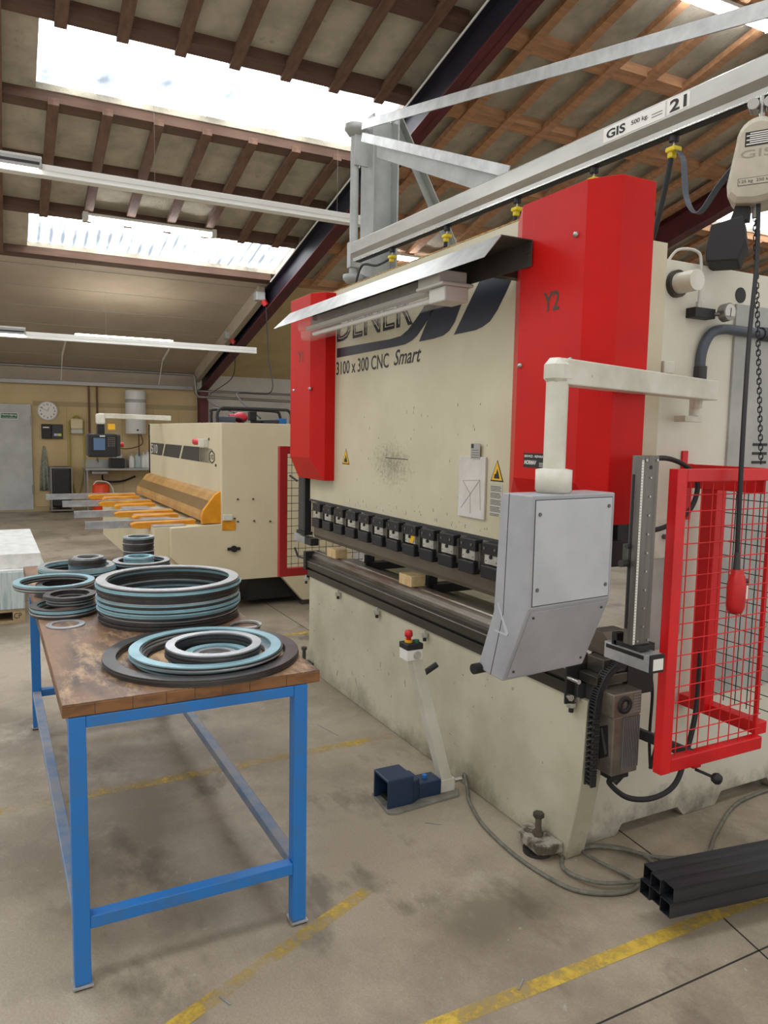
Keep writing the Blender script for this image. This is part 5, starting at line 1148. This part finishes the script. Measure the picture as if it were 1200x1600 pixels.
MB().lathe([(0.0001,0),(0.165,0),(0.17,0.02),(0.17,0.19),(0.177,0.2),(0.17,0.21),(0.17,0.40),(0.177,0.41),(0.17,0.42),(0.165,0.56),(0.12,0.60),(0.0001,0.60)], kc, 28).build('drum_body', m_keg, kg)
MB().tube(smooth_path([kc+Vector((0,-0.15,0.55)),kc+Vector((0.02,-0.10,0.64)),kc+Vector((0.02,0,0.65)),kc+Vector((0.02,0.13,0.62)),kc+Vector((0.02,0.22,0.5)),kc+Vector((0.02,0.25,0.3))]), 0.012, 6).build('white_hose', m_paper, kg)
bl_ = [('white','wall-side small white bottle on the sink bench',0.50,0.075,0.30), ('clear','cloudy bottle second along the sink bench',0.64,0.09,0.36),('white2','white canister second from the right on the bench',0.75,0.07,0.34),('white3','rightmost large white canister on the bench',0.84,0.09,0.38)]
for nm, lb, y, r, h_ in bl_:
    c_ = WB(y,0.90,0.25); b0 = thing('plastic_bottle', lb, 'bottle', c_, 'bottles on the sink bench')
    MB().lathe([(0.0001,0),(r*0.8,0),(r*0.85,0.01),(r*0.85,h_*0.65),(r*0.35,h_*0.88),(0.0001,h_*0.88)], c_, 16).build('bottle_body', m_paper if nm != 'clear' else m_wrap, b0)
    MB().lathe([(0.0001,h_*0.88),(r*0.3,h_*0.88),(r*0.3,h_),(0.0001,h_)], c_, 12).build('cap', m_lampw, b0)
wbox(0.05,0.34,0.90,1.10,0.1,0.4).build('black_box', m_black, None, 0.01, label='black box on the sink bench beside the tap', cat='box')
wbox(0.09,0.31,1.10,1.19,0.14,0.36).build('grey_tub', m_plate, None, 0.02, label='grey tub on top of the black box', cat='tub')
for i, (y, x) in enumerate(((0.33,0.5),(0.60,0.45))):
    c_ = WB(y,0.30,x)
    MB().lathe([(0.0001,-0.30),(0.13,-0.30),(0.155,0.0),(0.165,0.0),(0.165,0.03),(0.0001,0.035)], c_, 20).build('white_bucket', m_paper, None, label=['left white lidded bucket under the sink bench','right white lidded bucket under the sink bench'][i], cat='bucket', group='buckets under the bench')
wh = thing('water_heater', 'white cylindrical water heater on the beige wall', 'water heater', WB(0.60,1.60,0.25))
hc2 = WB(0.60,0,0.24)
MB().lathe([(0.0001,1.62),(0.20,1.62),(0.21,1.64),(0.21,2.50),(0.20,2.54),(0.0001,2.54)], hc2, 28).build('tank', m_heater, wh)
MB().lathe([(0.2125,2.28),(0.2125,2.35)], hc2, 28).build('grey_band', m_plate, wh)
MB().cyl(hc2+Vector((0.2,0.0,1.70)), hc2+Vector((0.225,0,1.70)), 0.02, 12).build('thermostat', m_ink, wh)
MB().tube([hc2+Vector((0.1,0.04,1.62)),hc2+Vector((0.1,0.04,1.15))], 0.015, 8).tube(smooth_path([hc2+Vector((0.1,0.08,1.62)),hc2+Vector((0.1,0.10,1.40)),hc2+Vector((0.0,-0.2,1.30)),hc2+Vector((-0.1,-0.45,1.35))]), 0.012, 8).build('supply_pipe', m_copper, wh)
for i, y in enumerate((-0.31,-0.15)):
    MB().cyl(WB(y,1.35,0.04), WB(y,2.60,0.04), 0.02, 10).build('riser_pipe', m_copper, None, label=['left brown vertical pipe on the wall','right brown vertical pipe on the wall'][i], cat='pipe', group='vertical pipes on the wall')
# horizontal ducts
wbox(-3.5,1.85,2.60,2.68,0.02,0.12).build('cable_tray', m_pipe, None, 0.004, label='grey cable tray running along the top of the beige wall', cat='cable tray')
MB().tube([B(WX+0.6,y,z) for y, z in ((-3.5,2.93),(1.72,2.90),(1.78,2.86),(1.80,2.50),(1.86,2.44),(4.5,2.40),(8,2.40))], 0.03, 10).build('air_pipe', m_pipe, None, label='shiny air pipe under the ceiling stepping down beside the rafter', cat='pipe')
MB().tube([B(WX+0.3,y,2.58) for y in (1.9,4.5,8)], 0.025, 8).build('wall_pipe', m_pipe, None, label='pale pipe along the white wall behind the shear', cat='pipe')
for i, y in enumerate((-0.85,1.05)):
    mb = MB(); mb.beam(B(-13.1,y,roofz(-13.1)-0.06), B(-13.9,y-0.02,roofz(-13.9)-0.10), 0.03, 0.03); mb.cyl(B(-13.9,y-0.02,roofz(-13.9)-0.1), B(WX+0.55,y-0.02,2.66), 0.008, 6)
    mb.build('pipe_hanger', m_paper, None, label=['left white hanger rod below the white ceiling','right white hanger rod below the white ceiling'][i], cat='hanger', group='hanger rods')
# ================================================================== white trunking
def trunk(nm, lab, x, y0, y1, z):
    t_ = thing(nm, lab, 'lamp rail', B(x,(y0+y1)/2,z))
    mb = MB(); bbox_b(mb, x-0.04, x+0.04, y0, y1, z, z+0.09); mb.build('trunking', m_trunk, t_, 0.003)
    mb = MB(); bbox_b(mb, x-0.055, x+0.055, y0, y1, z-0.012, z); mb.build('lower_flange', m_trunk, t_, 0.002)
    mb = MB(); bbox_b(mb, x+0.0405, x+0.043, y0, y1, z+0.035, z+0.038); mb.build('groove', m_plate, t_)
    mb = MB()
    for y in (y0+0.6, (y0+y1)/2, y1-0.4): mb.cyl(B(x,y,z+0.09), B(x,y,roofz(x)-0.05), 0.0015, 5)
    mb.build('suspension_wire', m_pipe, t_); return t_
t1 = trunk('light_trunking', 'long white light trunking crossing in front of the upper roof lights', -5.6, -2.9, 1.75, 4.0)
t2 = trunk('light_trunking', 'lower white light trunking under the white boarded ceiling', -10.7, -2.9, 2.02, 3.07)
# ================================================================== roof lamps
def rlamp(lab, x, y0, y1, lit=True, off=0.16):
    l_ = thing('batten_lamp', lab, 'lamp', B(x,(y0+y1)/2,roofz(x)-off), 'strip lamps under the roof')
    z = roofz(x)-off
    mb = MB(); bbox_b(mb, x-0.06, x+0.06, y0, y1, z, z+0.04); mb.build('housing', m_lampw, l_, 0.01)
    mb = MB(); bbox_b(mb, x-0.05, x+0.05, y0+0.03, y1-0.03, z-0.045, z); mb.build('diffuser', m_tubeL, l_, 0.015)
    for y in (y0,y1-0.07):
        mb = MB(); bbox_b(mb, x-0.065, x+0.065, y, y+0.07, z-0.05, z+0.05); mb.build('end_cap', m_lampw, l_, 0.01)
    return l_
rlamp('lit strip lamp along the upper edge of the lower roof light', -8.33, -0.98, 0.72)
rlamp('lit strip lamp at the upper right corner above the crane tie bar', -2.95, 3.45, 4.75)
rlamp('lit strip lamp low behind the crane column, seen under the rail', -8.25, 3.0, 4.4)
rlamp('added strip lamp, out of view in the roof bay above the camera', 0.9, -1.2, 0.3)  # unseen lamp, added to light the hall from overhead
m_tubeB = emit('rail_lamp_tube', 'fff6e6', 16)
def tlamp(lab, x, y0, y1, z):
    l_ = thing('rail_lamp', lab, 'lamp', B(x,(y0+y1)/2,z), 'lamps on the white trunking')
    mb = MB(); bbox_b(mb, x-0.05, x+0.05, y0, y1, z+0.09, z+0.15); mb.build('housing', m_lampw, l_, 0.006)
    mb = MB(); bbox_b(mb, x+0.043, x+0.075, y0, y1, z+0.035, z+0.12); mb.build('louvre_box', m_pipe, l_, 0.004)
    mb = MB(); bbox_b(mb, x+0.0755, x+0.078, y0+0.02, y1-0.02, z+0.065, z+0.09); mb.build('louvre_slot', m_black, l_)
    mb = MB(); bbox_b(mb, x+0.058, x+0.074, y0+0.03, y1-0.03, z+0.02, z+0.034); mb.build('diffuser', m_tubeB, l_, 0.002)
    return l_
tlamp('lamp fixed on the upper white trunking at the left edge', -5.6, -3.0, -1.58, 4.0)
tlamp('lamp fixed on the lower white trunking at the left edge', -10.7, -3.4, -1.6, 3.07)
rlamp('added strip lamp, out of view under the boarded ceiling left of the clock', -12.6, -6.2, -4.7, off=0.5)  # out of view, added to brighten the far end of the hall
for i_, x_ in enumerate((-8.0,-5.7,-3.4,-1.2,1.4)):  # row of unseen lamps, added so more light reaches the shear
    rlamp('added strip lamp in the left roof bay beyond the frame, ' + ('nearest the back wall','second from the back wall','third from the back wall','fourth from the back wall','furthest from the back wall')[i_], x_, -3.9+0.0, -2.5 if x_ < -3 else -2.3, off=0.5)
rlamp('added strip lamp high in the roof bay right behind the camera', 3.2, -2.2, -0.7, off=0.5)  # added behind the camera to light the faces turned this way
rlamp('added unseen strip lamp far along the boarded ceiling behind the press brake', -12.6, 5.6, 7.1)  # extra lamp for the far zone, placed to stay out of view
# white light rails under the boarded ceiling carry a lit lamp
l2 = thing('batten_lamp', 'lit strip lamp lying on top of the lower white trunking', 'lamp', B(-10.7,-0.2,3.17), 'strip lamps under the roof')
mb = MB(); bbox_b(mb, -10.74,-10.66,-0.9,0.6,3.165,3.185); mb.build('diffuser', m_tubeB, l2, 0.006)
# power sockets on the rafter with hanging cables
for i, (x, y, z, q) in enumerate(((-10.0,1.86,roofz(-10.0)-0.30,1), (-11.9,1.86,roofz(-11.9)-0.28,2))):
    c_ = B(x,y,z); s2 = thing('power_socket', ['grey and red power socket high on the rafter at the roof light corner','grey and red power socket halfway down the rafter'][i], 'socket', c_)
    MB().cb(c_+Vector((0,0,0.06)), (0.16,0.16,0.14)).build('socket_box', m_plate, s2, 0.02)
    MB().cyl(c_+Vector((0.02,0.05,0.02)), c_+Vector((0.04,0.1,-0.08)), 0.05, 12).build('red_plug', m_redplas, s2, 0.008)
    if i == 0: pts = [c_+Vector((0.04,0.1,-0.08)), c_+Vector((0.1,0.12,-0.9)), c_+Vector((0.6,0.0,-1.5)), (-7.5,0.9,2.2), (-6.2,0.78,1.86)]
    else: pts = [c_+Vector((0.04,0.1,-0.08)), c_+Vector((0.3,0.0,-0.7)), (-9,0.9,2.2), (-6.3,0.5,1.92)]
    MB().tube(smooth_path(pts), 0.008 if i else 0.01, 6).build('power_cable', m_blackR, s2)
# wood chip box seen through the throat
wc = thing('chip_crate', 'crate heaped with pale wood shavings behind the press brake', 'crate', (-6.5,6.9,0))
MB().box(-7.1,-6.2,6.4,7.4,0.0,0.55).build('crate_body', m_black, wc, 0.01); MB().sph((-6.65,6.9,0.58), 0.42, 16, (1,1.1,0.75)).build('shavings', m_chips, wc)
# floor debris
for i, (x, y, l_, an) in enumerate(((-0.50,-0.36,0.07,0.9),(0.50,-0.62,0.05,2.2),(0.12,-1.45,0.05,0.4),(-1.75,-0.35,0.2,0.2))):
    MB().beam((x,y,0.003),(x+l_*math.cos(an),y+l_*math.sin(an),0.003),0.004,0.003).build('metal_offcut', m_lsteel, None, label=['thin metal offcut on the floor right of the pedal plate','thin metal offcut on the floor below the tube bundle','thin metal offcut on the floor right of the near table leg','thin wire offcut on the floor beside the press brake base'][i], cat='offcut')
